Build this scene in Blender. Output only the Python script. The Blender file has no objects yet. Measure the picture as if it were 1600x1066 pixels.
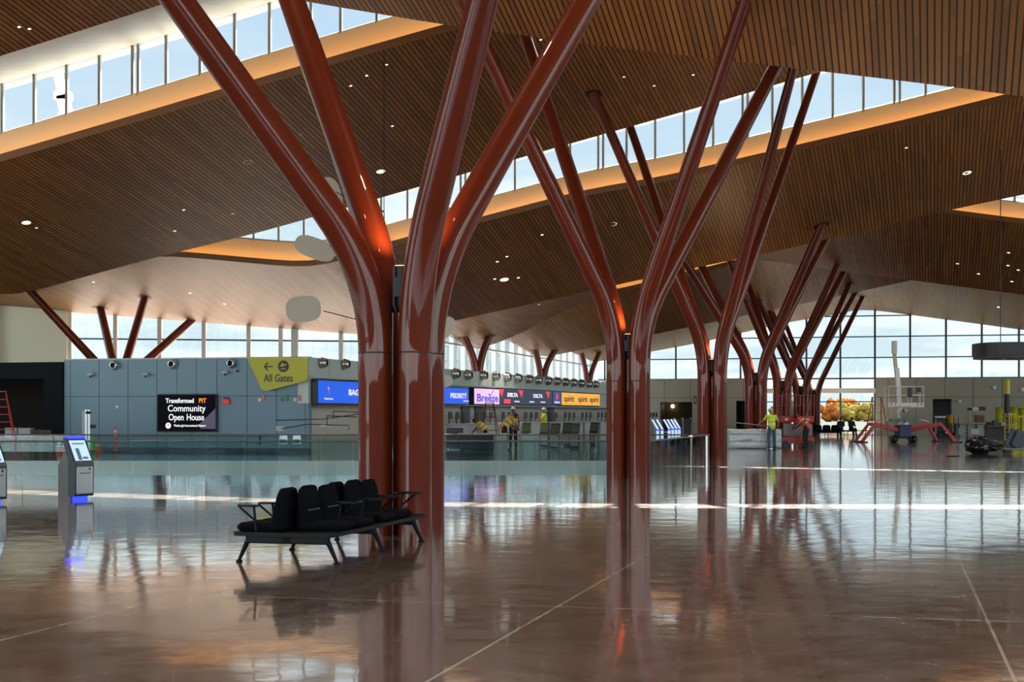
SKY=1.35; SKY_BACK=4.6; SKY_UP=4.0; SUN=90.0; EXPO=0.04; UPL=260; FILL=1100
import bpy, math, random
from mathutils import Vector, Matrix, noise
random.seed(7)
SC = bpy.context.scene
COL = SC.collection
PI = math.pi
F = 2312.0; CH = 1.55; HZ = 647.0          # focal length in px, eye height, horizon row
U = Vector((.249, .9685, 0)); V = Vector((.9685, -.249, 0))   # the building's two grid directions
T1 = Vector((-1.42, 19.06, 0)); SP = 16.8   # first column tree and the bay

def gx(px, Y): return (px - 800) / F * Y
def gh(py, Y): return CH + (HZ - py) / F * Y
def pt(px, py, Y): return Vector((gx(px, Y), Y, gh(py, Y)))
def st(x, y):
    d = Vector((x, y, 0)) - T1
    return d.dot(U), d.dot(V)
def W(s, t, h=0.0):
    p = T1 + U * s + V * t
    return Vector((p.x, p.y, h))
def on_s(px, py, s):
    dx = (px - 800) / F
    Y = (s + T1.x * U.x + T1.y * U.y) / (dx * U.x + U.y)
    return pt(px, py, Y)

# ------------------------------------------------------------------ materials
def lin(c):
    return tuple((x / 12.92 if x <= .04045 else ((x + .055) / 1.055) ** 2.4) for x in [k / 255 for k in c]) + (1,)
MC = {}
def mat(name, rgb, rough=.5, metal=0., coat=0., emit=None, es=1., spec=.5, noise_amt=0., nscale=8., bump=0.):
    if name in MC: return MC[name]
    m = bpy.data.materials.new(name); m.use_nodes = True
    nt = m.node_tree; b = nt.nodes['Principled BSDF']
    b.inputs['Base Color'].default_value = lin(rgb)
    b.inputs['Roughness'].default_value = rough
    b.inputs['Metallic'].default_value = metal
    b.inputs['Coat Weight'].default_value = coat
    b.inputs['Coat Roughness'].default_value = .025
    b.inputs['Specular IOR Level'].default_value = spec
    if emit:
        b.inputs['Emission Color'].default_value = lin(emit); b.inputs['Emission Strength'].default_value = es
    if noise_amt or bump:
        tc = nt.nodes.new('ShaderNodeTexCoord'); n = nt.nodes.new('ShaderNodeTexNoise')
        n.inputs['Scale'].default_value = nscale; n.inputs['Detail'].default_value = 4
        nt.links.new(tc.outputs['Object'], n.inputs['Vector'])
        if noise_amt:
            mx = nt.nodes.new('ShaderNodeMix'); mx.data_type = 'RGBA'
            c = lin(rgb)
            mx.inputs[6].default_value = tuple(x * (1 - noise_amt) for x in c[:3]) + (1,)
            mx.inputs[7].default_value = tuple(min(1, x * (1 + noise_amt)) for x in c[:3]) + (1,)
            nt.links.new(n.outputs['Fac'], mx.inputs[0]); nt.links.new(mx.outputs[2], b.inputs['Base Color'])
        if bump:
            bp = nt.nodes.new('ShaderNodeBump'); bp.inputs['Strength'].default_value = bump; bp.inputs['Distance'].default_value = .02
            nt.links.new(n.outputs['Fac'], bp.inputs['Height']); nt.links.new(bp.outputs['Normal'], b.inputs['Normal'])
    MC[name] = m
    return m

class NT:
    """tiny node helper"""
    def __init__(s, m): s.m = m; m.use_nodes = True; s.t = m.node_tree; s.b = s.t.nodes['Principled BSDF']
    def n(s, typ, **kw):
        x = s.t.nodes.new(typ)
        for k, v in kw.items(): setattr(x, k, v)
        return x
    def l(s, a, b): s.t.links.new(a, b)
    def math(s, op, a, b=None):
        x = s.n('ShaderNodeMath', operation=op)
        for i, v in enumerate((a, b)):
            if v is None: continue
            if isinstance(v, (int, float)): x.inputs[i].default_value = v
            else: s.l(v, x.inputs[i])
        return x.outputs[0]
    def dot(s, vec, d):
        x = s.n('ShaderNodeVectorMath', operation='DOT_PRODUCT'); s.l(vec, x.inputs[0]); x.inputs[1].default_value = d
        return x.outputs['Value']
    def mix(s, f, a, b):
        x = s.n('ShaderNodeMix', data_type='RGBA')
        for i, v in ((0, f), (6, a), (7, b)):
            if isinstance(v, (int, float, tuple)): x.inputs[i].default_value = v
            else: s.l(v, x.inputs[i])
        return x.outputs[2]

def slat_material(name, ca, cb, gap, pitch=.14, gapw=.2, rough=.45):
    m = bpy.data.materials.new(name); k = NT(m)
    g = k.n('ShaderNodeNewGeometry'); P = g.outputs['Position']
    wd = Vector((.285, 1, 0)).normalized()
    d = k.math('DIVIDE', k.dot(P, (wd.y, -wd.x, 0)), pitch)
    a = k.dot(P, tuple(wd))
    fl = k.math('FLOOR', d); fr = k.math('FRACT', d)
    wn = k.n('ShaderNodeTexWhiteNoise', noise_dimensions='1D'); k.l(fl, wn.inputs['W'])
    seg = k.math('FLOOR', k.math('ADD', k.math('DIVIDE', a, 2.6), k.math('MULTIPLY', wn.outputs['Value'], 5.)))
    cb_ = k.n('ShaderNodeCombineXYZ'); k.l(fl, cb_.inputs[0]); k.l(seg, cb_.inputs[1])
    w2 = k.n('ShaderNodeTexWhiteNoise', noise_dimensions='2D'); k.l(cb_.outputs[0], w2.inputs['Vector'])
    no = k.n('ShaderNodeTexNoise'); no.inputs['Scale'].default_value = 1.2; no.inputs['Detail'].default_value = 3; k.l(P, no.inputs['Vector'])
    f = k.math('ADD', k.math('MULTIPLY', w2.outputs['Value'], .7), k.math('MULTIPLY', no.outputs['Fac'], .3))
    col = k.mix(f, lin(ca), lin(cb))
    isgap = k.math('LESS_THAN', fr, gapw)
    col = k.mix(isgap, col, lin(gap))
    k.l(col, k.b.inputs['Base Color']); k.b.inputs['Roughness'].default_value = rough
    k.b.inputs['Specular IOR Level'].default_value = .35
    MC[name] = m
    return m

def glass_material(name, tint=(235, 245, 245), refl=1.0, rough=0.0):
    m = bpy.data.materials.new(name); m.use_nodes = True; nt = m.node_tree
    nt.nodes.clear()
    o = nt.nodes.new('ShaderNodeOutputMaterial'); t = nt.nodes.new('ShaderNodeBsdfTransparent'); g = nt.nodes.new('ShaderNodeBsdfGlossy')
    t.inputs[0].default_value = lin(tint); g.inputs['Roughness'].default_value = rough
    fr = nt.nodes.new('ShaderNodeFresnel'); fr.inputs[0].default_value = 1.45
    mu = nt.nodes.new('ShaderNodeMath'); mu.operation = 'MULTIPLY'; mu.inputs[1].default_value = refl
    mx = nt.nodes.new('ShaderNodeMixShader')
    nt.links.new(fr.outputs[0], mu.inputs[0]); nt.links.new(mu.outputs[0], mx.inputs[0])
    nt.links.new(t.outputs[0], mx.inputs[1]); nt.links.new(g.outputs[0], mx.inputs[2]); nt.links.new(mx.outputs[0], o.inputs[0])
    MC[name] = m
    return m

# ------------------------------------------------------------------ mesh builder
class MB:
    def __init__(s): s.v = []; s.f = []; s.mi = []; s.sm = []; s.M = Matrix.Identity(4); s.cm = 0
    def add(s, vs, fs, smooth=False):
        o = len(s.v)
        s.v += [tuple(s.M @ Vector(p)) for p in vs]
        s.f += [tuple(i + o for i in f) for f in fs]; s.mi += [s.cm] * len(fs); s.sm += [smooth] * len(fs)
        return s
    def box(s, x0, x1, y0, y1, z0, z1):
        vs = [(x, y, z) for z in (z0, z1) for y in (y0, y1) for x in (x0, x1)]
        return s.add(vs, [(0, 2, 3, 1), (4, 5, 7, 6), (0, 1, 5, 4), (2, 6, 7, 3), (0, 4, 6, 2), (1, 3, 7, 5)])
    def rbox(s, x0, x1, y0, y1, z0, z1, r=.01):
        """box with chamfered edges"""
        r = min(r, (x1 - x0) / 2.01, (y1 - y0) / 2.01, (z1 - z0) / 2.01)
        pts = []
        for z, i in ((z0, r), (z0 + r, 0), (z1 - r, 0), (z1, r)):
            for x, y in ((x0 + r + i * .7, y0 + i), (x1 - r - i * .7, y0 + i), (x1 - i, y0 + r + i * .7), (x1 - i, y1 - r - i * .7), (x1 - r - i * .7, y1 - i), (x0 + r + i * .7, y1 - i), (x0 + i, y1 - r - i * .7), (x0 + i, y0 + r + i * .7)):
                pts.append((x, y, z))
        fs = [tuple(range(7, -1, -1)), tuple(range(24, 32))]
        for k in range(3):
            for j in range(8):
                a = k * 8 + j; b = k * 8 + (j + 1) % 8
                fs.append((a, b, b + 8, a + 8))
        return s.add(pts, fs)
    def tube(s, path, rad, n=12, cap=True, smooth=True):
        path = [Vector(p) for p in path]
        if isinstance(rad, (int, float)): rad = [rad] * len(path)
        vs = []; fs = []
        up = None
        for i, p in enumerate(path):
            d = (path[min(i + 1, len(path) - 1)] - path[max(i - 1, 0)]).normalized()
            if up is None:
                up = Vector((0, 0, 1)) if abs(d.z) < .9 else Vector((1, 0, 0))
            a = (up - d * up.dot(d)).normalized(); up = a
            b = d.cross(a)
            for j in range(n):
                an = 2 * PI * j / n
                vs.append(p + (a * math.cos(an) + b * math.sin(an)) * rad[i])
        for i in range(len(path) - 1):
            for j in range(n):
                q = (j + 1) % n
                fs.append((i * n + j, i * n + q, (i + 1) * n + q, (i + 1) * n + j))
        s.add(vs, fs, smooth)
        if cap:
            s.add(vs[:n], [tuple(range(n - 1, -1, -1))]); s.add(vs[-n:], [tuple(range(n))])
        return s
    def cyl(s, p0, p1, r0, r1=None, n=16, smooth=True):
        return s.tube([p0, p1], [r0, r0 if r1 is None else r1], n, True, smooth)
    def bar(s, p0, p1, w, h=None):
        """rectangular bar between two points"""
        h = w if h is None else h
        p0 = Vector(p0); p1 = Vector(p1); d = (p1 - p0).normalized()
        up = Vector((0, 0, 1)) if abs(d.z) < .95 else Vector((0, 1, 0))
        a = d.cross(up).normalized(); b = a.cross(d)
        vs = []
        for p in (p0, p1):
            for sa, sb in ((-1, -1), (1, -1), (1, 1), (-1, 1)): vs.append(p + a * sa * w / 2 + b * sb * h / 2)
        return s.add(vs, [(3, 2, 1, 0), (4, 5, 6, 7), (0, 1, 5, 4), (1, 2, 6, 5), (2, 3, 7, 6), (3, 0, 4, 7)])
    def prism(s, poly, d0, d1, axis='y'):
        """poly of 2-D points extruded along axis: y -> (x,z) polygon, x -> (y,z), z -> (x,y)"""
        def mk(p, d):
            return (p[0], d, p[1]) if axis == 'y' else ((d, p[0], p[1]) if axis == 'x' else (p[0], p[1], d))
        n = len(poly)
        vs = [mk(p, d0) for p in poly] + [mk(p, d1) for p in poly]
        fs = [tuple(range(n)), tuple(range(2 * n - 1, n - 1, -1))] + [(i, i + n, (i + 1) % n + n, (i + 1) % n) for i in range(n)]
        return s.add(vs, fs)
    def ball(s, c, rx, ry=None, rz=None, n=16, m=10):
        ry = ry or rx; rz = rz or rx
        vs = []; fs = []
        for i in range(m + 1):
            th = PI * i / m
            for j in range(n):
                ph = 2 * PI * j / n
                vs.append((c[0] + rx * math.sin(th) * math.cos(ph), c[1] + ry * math.sin(th) * math.sin(ph), c[2] + rz * math.cos(th)))
        for i in range(m):
            for j in range(n):
                q = (j + 1) % n
                fs.append((i * n + j, (i + 1) * n + j, (i + 1) * n + q, i * n + q))
        return s.add(vs, fs, True)
    def lathe(s, prof, c=(0, 0, 0), n=24):
        vs = []; fs = []
        for r, z in prof:
            for j in range(n):
                a = 2 * PI * j / n; vs.append((c[0] + r * math.cos(a), c[1] + r * math.sin(a), c[2] + z))
        for i in range(len(prof) - 1):
            for j in range(n):
                q = (j + 1) % n; fs.append((i * n + j, i * n + q, (i + 1) * n + q, (i + 1) * n + j))
        return s.add(vs, fs, True)
    def obj(s, name, m, parent=None, kind=None, remesh=None):
        me = bpy.data.meshes.new(name)
        me.from_pydata(s.v, [], s.f); 
        ms = m if isinstance(m, (list, tuple)) else [m]
        for x in ms: me.materials.append(x)
        me.polygons.foreach_set('material_index', s.mi); me.polygons.foreach_set('use_smooth', s.sm)
        me.update(); me.validate()
        o = bpy.data.objects.new(name, me); COL.objects.link(o)
        if parent: o.parent = parent
        if kind: o['kind'] = kind
        if remesh:
            r = o.modifiers.new('r', 'REMESH'); r.mode = 'VOXEL'; r.voxel_size = remesh; r.use_smooth_shade = True
            sm = o.modifiers.new('s', 'SMOOTH'); sm.iterations = 2
        return o

def tag(o, label, cat, group=None):
    o['label'] = label; o['category'] = cat
    if group: o['group'] = group
    return o
def thing(name, label, cat, loc=(0, 0, 0), rz=0, group=None, sc=1):
    o = bpy.data.objects.new(name, None); COL.objects.link(o); o.empty_display_size = .1
    o.location = loc; o.rotation_euler = (0, 0, rz); o.scale = (sc, sc, sc)
    return tag(o, label, cat, group)
def dup(root, loc, rz, label=None, group=None, sc=None):
    r = root.copy(); COL.objects.link(r); r.location = loc; r.rotation_euler = (0, 0, rz)
    if sc: r.scale = (sc, sc, sc)
    if label: r['label'] = label
    if group: r['group'] = group
    for ch in list(root.children):
        c = ch.copy(); COL.objects.link(c); c.parent = r
        for g in ch.children:
            d = g.copy(); COL.objects.link(d); d.parent = c
    return r
def struct(name, mb, m): return mb.obj(name, m, None, 'structure')

def text_mesh(name, body, size, m, parent, M, ext=.004, bold=0., align='CENTER', xs=1.0):
    cu = bpy.data.curves.new(name, 'FONT'); cu.body = body; cu.size = size; cu.extrude = ext; cu.offset = bold
    cu.align_x = align; cu.align_y = 'CENTER'; cu.resolution_u = 3
    t = bpy.data.objects.new(name + '_c', cu); COL.objects.link(t)
    dg = bpy.context.evaluated_depsgraph_get(); dg.update()
    me = bpy.data.meshes.new_from_object(t.evaluated_get(dg))
    COL.objects.unlink(t); bpy.data.objects.remove(t)
    me.transform(M @ Matrix.Diagonal((xs, 1, 1, 1)))
    me.materials.clear(); me.materials.append(m)
    o = bpy.data.objects.new(name, me); COL.objects.link(o); o.parent = parent
    return o
# text standing upright in a local frame whose front looks along -y
def up_text(x, y, z): return Matrix.Translation((x, y, z)) @ Matrix.Rotation(PI / 2, 4, 'X')
# ================================================================== materials in use
slat = slat_material('oak_slats', (156, 104, 48), (112, 73, 33), (9, 5, 3), pitch=.15, gapw=.26)
slat_daylit = slat_material('daylit_pocket_slats', (172, 165, 150), (156, 148, 132), (104, 94, 80), gapw=.12)  # same wood as the oak slats, clerestory daylight put into the paler colour
lip_m = mat('oak_lip', (128, 84, 46), .5)
cream = mat('cream_fascia', (232, 210, 174), .55)
white_p = mat('white_paint', (214, 214, 208), .5)
alu = mat('window_aluminium', (150, 156, 158), .4, .3)
mull_dark = mat('mullion_dark', (58, 64, 74), .4, .3)
glass = glass_material('clear_glass', (243, 250, 250), .5)
rail_glass = glass_material('rail_glass', (232, 244, 244), 1.0)
black = mat('black_plastic', (12, 13, 16), .45)
blackm = mat('black_metal', (18, 19, 22), .35, .4)
steel = mat('brushed_steel', (176, 178, 180), .28, .9)
grey_d = mat('dark_grey', (52, 55, 60), .5)
grey_m = mat('mid_grey', (120, 122, 126), .5)
grey_l = mat('light_grey', (178, 180, 182), .45)
redp = mat('red_paint', (170, 28, 24), .35)
orange = mat('safety_orange', (232, 84, 36), .5)
yellow = mat('yellow_paint', (212, 180, 30), .45)
blueglow = mat('blue_glow', (30, 40, 255), .5, emit=(30, 50, 255), es=3.)
cove = mat('cove_led', (255, 190, 110), .5, emit=(255, 184, 104), es=14.)
lampw = mat('lamp_white', (255, 240, 220), .5, emit=(255, 236, 205), es=6.)

# column paint: glossy red-brown metallic enamel
colm = mat('column_enamel', (102, 35, 13), .42, 0., .5, spec=.1, noise_amt=.12, nscale=1.5)
colm_d = mat('column_seam', (40, 12, 6), .5)

# ================================================================== roof profile
def smooth_h(pl):
    pl = sorted(pl)
    def f(t):
        def g(t):
            if t <= pl[0][0]: return pl[0][1]
            for (a, ha), (b, hb) in zip(pl, pl[1:]):
                if t <= b: return ha + (hb - ha) * (t - a) / (b - a)
            return pl[-1][1]
        return (g(t - .9) + g(t - .45) + g(t) + g(t + .45) + g(t + .9)) / 5
    return f
def edge(s, pix, left=(), right=()):
    """height profile along a band edge: measured corners plus the runs that continue out of view"""
    pl = []
    for px, py in pix:
        p = on_s(px, py, s); pl.append((st(p.x, p.y)[1], p.z))
    pl.sort()
    t0, h0 = pl[0]
    for dt, sl in left: t0 -= dt; h0 -= sl * dt; pl.insert(0, (t0, h0))
    t0, h0 = pl[-1]
    for dt, sl in right: t0 += dt; h0 += sl * dt; pl.append((t0, h0))
    return smooth_h(pl)
J = {}; N = {}
SJ = {0: 0., 1: 16.8, 2: 33.6, 3: 50.4, 4: 67.2, 5: 84., 6: 106.}
SN = {0: 6.7 - 16.8, 1: 6.7, 2: 23.5, 3: 40.3, 4: 57.1, 5: 73.9, 6: 90.7}
J[0] = smooth_h([(-60, 11.5), (-30, 9.6), (-8, 12.6), (10, 10.), (60, 13)])
J[1] = edge(16.8, [(0, 88), (250, 8), (300, -10), (400, -12), (480, 3), (690, 38), (910, 68), (1210, 103), (1450, 131), (1600, 151)], [(8, .2), (20, -.2)], [(8, -.19), (12, .2), (20, -.1)])
J[2] = edge(33.6, [(0, 463), (45, 457), (232, 405), (410, 362), (847, 237), (1095, 167), (1285, 111)], [(10, -.2), (10, -.1)], [(5, .2), (20, -.2), (20, .1)])
J[3] = edge(50.4, [(0, 478), (110, 488), (560, 523), (600, 524), (703, 503), (915, 456), (960, 446), (1135, 408), (1195, 397), (1485, 328), (1600, 304)], [(20, 0)], [(8, .2), (20, -.2), (20, .1)])
J[4] = edge(67.2, [(693, 532), (725, 545), (759, 543), (788, 533), (917, 468), (1070, 392), (1160, 402), (1325, 425), (1424, 438), (1600, 461)], [(10, -.2), (20, .1)], [(20, -.13), (20, .2)])
J[5] = edge(84., [(792, 533), (835, 559), (858, 557), (941, 540), (1010, 525), (1300, 465), (1424, 438)], [(10, -.2)], [(8, .2), (25, -.2)])
J[6] = edge(106., [(887, 559), (907, 569), (941, 564), (1010, 551), (1087, 537), (1160, 520), (1235, 503), (1300, 493), (1335, 484), (1368, 485), (1421, 492), (1534, 507), (1600, 516)], [(10, -.2)], [(30, -.13)])
N[1] = smooth_h([(-60, 12), (-30, 13), (-17, 13.2), (-8, 14.2), (9, 13.4), (20, 12.5), (60, 14)])
N[2] = edge(23.5, [(0, 253), (250, 180), (300, 165), (577, 84), (715, 45)], [(8, .2), (20, -.15)], [(3.3, .2), (3.8, -.08), (4.2, -.17), (12, -.18), (20, .1)])
N[3] = edge(40.3, [(265, 400), (300, 403), (400, 412), (470, 418), (500, 416), (530, 408), (770, 343), (917, 305), (1035, 285), (1245, 236), (1400, 200), (1600, 150)], [(20, .0)], [(8, .2), (20, -.2), (20, .1)])
N[4] = edge(57.1, [(700, 486), (960, 424), (1195, 378), (1440, 330), (1469, 333), (1600, 350)], [(20, .1)], [(10, -.12), (20, .2)])
N[5] = edge(73.9, [(700, 540), (760, 528), (800, 512), (860, 484), (905, 467), (925, 463), (960, 459), (1060, 434), (1137, 415), (1250, 388)], [(10, -.1)], [(10, .2), (25, -.2)])
N[6] = edge(90.7, [(860, 540), (941, 520), (1010, 505), (1300, 445), (1424, 420)], [(10, -.1)], [(10, .1), (25, -.15)])
N[0] = smooth_h([(-60, 14), (60, 14)])
FASC = 1.05          # height of the upstand above the slatted soffit
def gtop(k, t):      # top of the glass over band k (front edge N[k])
    return max(J[k - 1](t) + 2.0, N[k](t) + FASC + (1.5 if k == 2 and t < 12 else .06))  # unseen glass of the second band made taller to let a sun strip in
TL = {0: -44, 1: -44, 2: -44, 3: -44, 4: -18.6, 5: -18.6, 6: -18.6}; TR = 34
def tl(k): return TL[k]

def sheet(fn_a, fn_b, sa, sb, ta, tb, ns=6, dt=.8, flip=False):
    n = int((tb - ta) / dt) + 1
    vs = []; fs = []
    for i in range(n + 1):
        t = ta + (tb - ta) * i / n
        a = fn_a(t); b = fn_b(t)
        for j in range(ns + 1):
            w = j / ns
            vs.append(tuple(W(sa + (sb - sa) * w, t, a + (b - a) * w)))
    for i in range(n):
        for j in range(ns):
            a = i * (ns + 1) + j
            q = (a, a + ns + 1, a + ns + 2, a + 1)
            fs.append(q[::-1] if flip else q)
    return vs, fs
def soffit(name, fa, fb, sa, sb, ta, tb, m, th=.12):
    vs, fs = sheet(fa, fb, sa, sb, ta, tb)
    mb = MB(); mb.add(vs, fs, False)
    v2 = [(x, y, z + th) for x, y, z in vs]
    mb.add(v2, [f[::-1] for f in fs])
    o = struct(name, mb, m)
    return o
CEIL = []
for k in range(1, 7):
    a = tl(k)
    soffit('ceiling', N[k], J[k], SN[k], SJ[k], a, TR, slat)
    if k < 6:
        b = min(a, tl(k + 1))
        rim = .30 if k == 1 else .10
        soffit('ceiling', (lambda t, k=k, r=rim: J[k](t) + r), (lambda t, k=k: gtop(k + 1, t)), SJ[k] + .02, SN[k + 1] + .4, b, TR, slat_daylit)
        # eave oversailing the clerestory glass
        soffit('ceiling', (lambda t, k=k: gtop(k + 1, t) + .02), (lambda t, k=k: gtop(k + 1, t) + .02), SN[k + 1] + .4, SN[k + 1] + (1.1 if k == 1 else 2.2), b, TR, grey_m)
        vs, fs = sheet((lambda t, k=k: J[k](t)), (lambda t, k=k, r=rim: J[k](t) + r + .02), SJ[k] + .005, SJ[k] + .03, a, TR, 1)
        struct('trim_%d' % k, MB().add(vs, fs), slat)
soffit('ceiling', lambda t: 14.2, lambda t: 14.2, -60, SN[1], -44, TR, slat)
vs, fs = sheet(lambda t: N[1](t) - .02, lambda t: 14.4, SN[1] - .02, SN[1] + .02, -44, TR, 1); struct('trim_6', MB().add(vs, fs), cream)   # hall roof behind the photographer

def ceil_h(x, y):
    s, t = st(x, y)
    for k in range(1, 7):
        if SN[k] <= s <= SJ[k]:
            w = (s - SN[k]) / (SJ[k] - SN[k]); return N[k](t) * (1 - w) + J[k](t) * w, k
        if k < 6 and SJ[k] < s < SN[k + 1]:
            w = (s - SJ[k]) / (SN[k + 1] - SJ[k]); return (J[k](t) + .2) * (1 - w) + gtop(k + 1, t) * w, -k
    return 14.2, 0
def hit_ceiling(px, py, y0=20, y1=125):
    Y = y0
    while Y < y1:
        p = pt(px, py, Y)
        h, k = ceil_h(p.x, p.y)
        if p.z >= h: return p, k
        Y += .08
    return None, 0
def ceil_normal(x, y):
    h = ceil_h(x, y)[0]; e = .25
    return Vector((-(ceil_h(x + e, y)[0] - h) / e, -(ceil_h(x, y + e)[0] - h) / e, 1)).normalized()

# ------------------------------------------------------------------ upstands, ledges, cove light and clerestory glass
vs, fs = sheet(lambda t: J[6](t) + .16, lambda t: J[6](t) + .75, SJ[6] + .2, SJ[6] + 8.2, tl(6), TR, 1); struct('canopy', MB().add(vs, fs).add([(x, y, z + .2) for x, y, z in vs], fs), grey_m)  # unseen overhang added outside the far windows to hold back the sun
tn = 7
for k in range(2, 7):
    a = tl(k)
    s = SN[k]
    vis = k in (2, 3, 4, 5)
    # cream upstand
    vs, fs = sheet(lambda t: N[k](t) + .05, lambda t: N[k](t) + FASC, s + .42, s + .42, a, TR, 1)
    mb = MB().add(vs, [f for f in fs]); 
    vs, fs = sheet(lambda t: N[k](t) + FASC, lambda t: N[k](t) + FASC, s + .42, s + .75, a, TR, 1); mb.add(vs, fs)
    struct('trim_%d' % tn, mb, cream); tn += 1
    # oak ledge
    vs, fs = sheet(lambda t: N[k](t), lambda t: N[k](t) + .24, s, s - .02, a, TR, 1); mb = MB().add(vs, fs)
    vs, fs = sheet(lambda t: N[k](t) + .24, lambda t: N[k](t) + .24, s - .02, s + .06, a, TR, 1); mb.add(vs, fs)
    vs, fs = sheet(lambda t: N[k](t) + .24, lambda t: N[k](t) + .1, s + .06, s + .07, a, TR, 1); mb.add(vs, fs)
    vs, fs = sheet(lambda t: N[k](t) + .1, lambda t: N[k](t) + .1, s + .07, s + .42, a, TR, 1); mb.add(vs, fs)
    struct('trim_%d' % tn, mb, lip_m); tn += 1
    # led line lying in the trough of the ledge
    vs, fs = sheet(lambda t: N[k](t) + .13, lambda t: N[k](t) + .13, s + .14, s + .22, a, TR, 1)
    struct('trim_%d' % tn, MB().add(vs, fs), cove); tn += 1
    # glass and mullions
    wroot = bpy.data.objects.new('window_%d' % (k - 1), None); COL.objects.link(wroot); wroot['kind'] = 'structure'
    vs, fs = sheet(lambda t: N[k](t) + FASC, lambda t: gtop(k, t), s + .52, s + .52, min(a, tl(k - 1)), TR, 1)
    MB().add(vs, fs).obj('glass', glass, wroot)
    t = a + .3; q = 0
    while t < TR:
        zb = N[k](t) + FASC - .05; zt = gtop(k, t) + .03
        if zt - zb > .3:
            mb = MB(); p0 = W(s + .5, t, zb); p1 = W(s + .5, t, zt)
            mb.bar(p0, p1, .085, .16)
            if q % 5 == 3: mb.bar(W(s + .5, t + .2, zb), W(s + .5, t + .2, zt), .085, .16)
            mb.obj('mullion', alu, wroot)
        t += 1.16; q += 1
    MB().tube([W(s + .5, a + i * .8, N[k](a + i * .8) + FASC + .02) for i in range(int((TR - a) / .8))], .04, 4).obj('sill', alu, wroot)

deckm = mat('roof_membrane', (84, 84, 83), .6)
for k in range(2, 7):
    vs, fs = sheet(lambda t: N[k](t) + FASC - .02, lambda t: J[k](t) + .35, SN[k] + .75, SJ[k] + .6, tl(k), TR, 2, flip=True)
    struct('roof_deck', MB().add(vs, fs), deckm)
# ------------------------------------------------------------------ floor, with the long opening in it
RY0 = 37.3; RS1 = None
def poly_obj(name, pts, z, m, th=.6, hole=None):
    mb = MB(); mb.prism(pts, z - th, z, 'z'); return struct(name, mb, m)
fm = bpy.data.materials.new('polished_terrazzo'); k_ = NT(fm)
g = k_.n('ShaderNodeNewGeometry'); P = g.outputs['Position']
sc = k_.dot(P, tuple(U)); tc_ = k_.dot(P, tuple(V))
s0 = T1.dot(U); t0 = T1.dot(V)
def joint(c, off, pitch, w):
    fr = k_.math('FRACT', k_.math('DIVIDE', k_.math('SUBTRACT', c, off), pitch))
    return k_.math('LESS_THAN', fr, w / pitch)
j1 = joint(sc, s0 - 6.5, 8.4, .028); j2 = joint(tc_, t0 + .2, 3.3, .022)
jj = k_.math('MAXIMUM', j1, j2)
n1 = k_.n('ShaderNodeTexNoise'); n1.inputs['Scale'].default_value = .5; n1.inputs['Detail'].default_value = 6; k_.l(P, n1.inputs['Vector'])
n2 = k_.n('ShaderNodeTexNoise'); n2.inputs['Scale'].default_value = 60; n2.inputs['Detail'].default_value = 2; k_.l(P, n2.inputs['Vector'])
n3 = k_.n('ShaderNodeTexNoise'); n3.inputs['Scale'].default_value = 3; n3.inputs['Detail'].default_value = 5; n3.inputs['Roughness'].default_value = .7; k_.l(P, n3.inputs['Vector'])
rr = k_.n('ShaderNodeValToRGB'); rr.color_ramp.elements[0].position = .3; rr.color_ramp.elements[0].color = lin((118, 101, 91)); rr.color_ramp.elements[1].position = .7; rr.color_ramp.elements[1].color = lin((152, 134, 123))
k_.l(k_.math('ADD', k_.math('MULTIPLY', n1.outputs['Fac'], .6), k_.math('MULTIPLY', n2.outputs['Fac'], .4)), rr.inputs[0])
col = k_.mix(jj, rr.outputs[0], lin((236, 228, 218)))
k_.l(col, k_.b.inputs['Base Color'])
rg = k_.n('ShaderNodeMapRange'); rg.inputs[1].default_value = .35; rg.inputs[2].default_value = .75; rg.inputs[3].default_value = .08; rg.inputs[4].default_value = .32
k_.l(n3.outputs['Fac'], rg.inputs[0]); k_.l(rg.outputs[0], k_.b.inputs['Roughness'])
n4 = k_.n('ShaderNodeTexNoise'); n4.inputs['Scale'].default_value = 1.5; n4.inputs['Detail'].default_value = 2.5; k_.l(P, n4.inputs['Vector'])
bp = k_.n('ShaderNodeBump'); bp.inputs['Strength'].default_value = .6; bp.inputs['Distance'].default_value = .005
n5 = k_.n('ShaderNodeTexNoise'); n5.inputs['Scale'].default_value = 8.; n5.inputs['Detail'].default_value = 3; k_.l(P, n5.inputs['Vector'])
k_.l(k_.math('ADD', n4.outputs['Fac'], k_.math('MULTIPLY', n5.outputs['Fac'], .12)), bp.inputs['Height']); k_.l(bp.outputs['Normal'], k_.b.inputs['Normal'])
k_.b.inputs['Specular IOR Level'].default_value = .6; k_.b.inputs['Coat Weight'].default_value = 1.; k_.b.inputs['Coat IOR'].default_value = 1.5;
rg2 = k_.n('ShaderNodeMapRange'); rg2.inputs[1].default_value = .35; rg2.inputs[2].default_value = .75; rg2.inputs[3].default_value = .03; rg2.inputs[4].default_value = .1; k_.l(n3.outputs['Fac'], rg2.inputs[0]); k_.l(rg2.outputs[0], k_.b.inputs['Coat Roughness']); k_.l(bp.outputs['Normal'], k_.b.inputs['Coat Normal'])
FLOOR = fm
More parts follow.
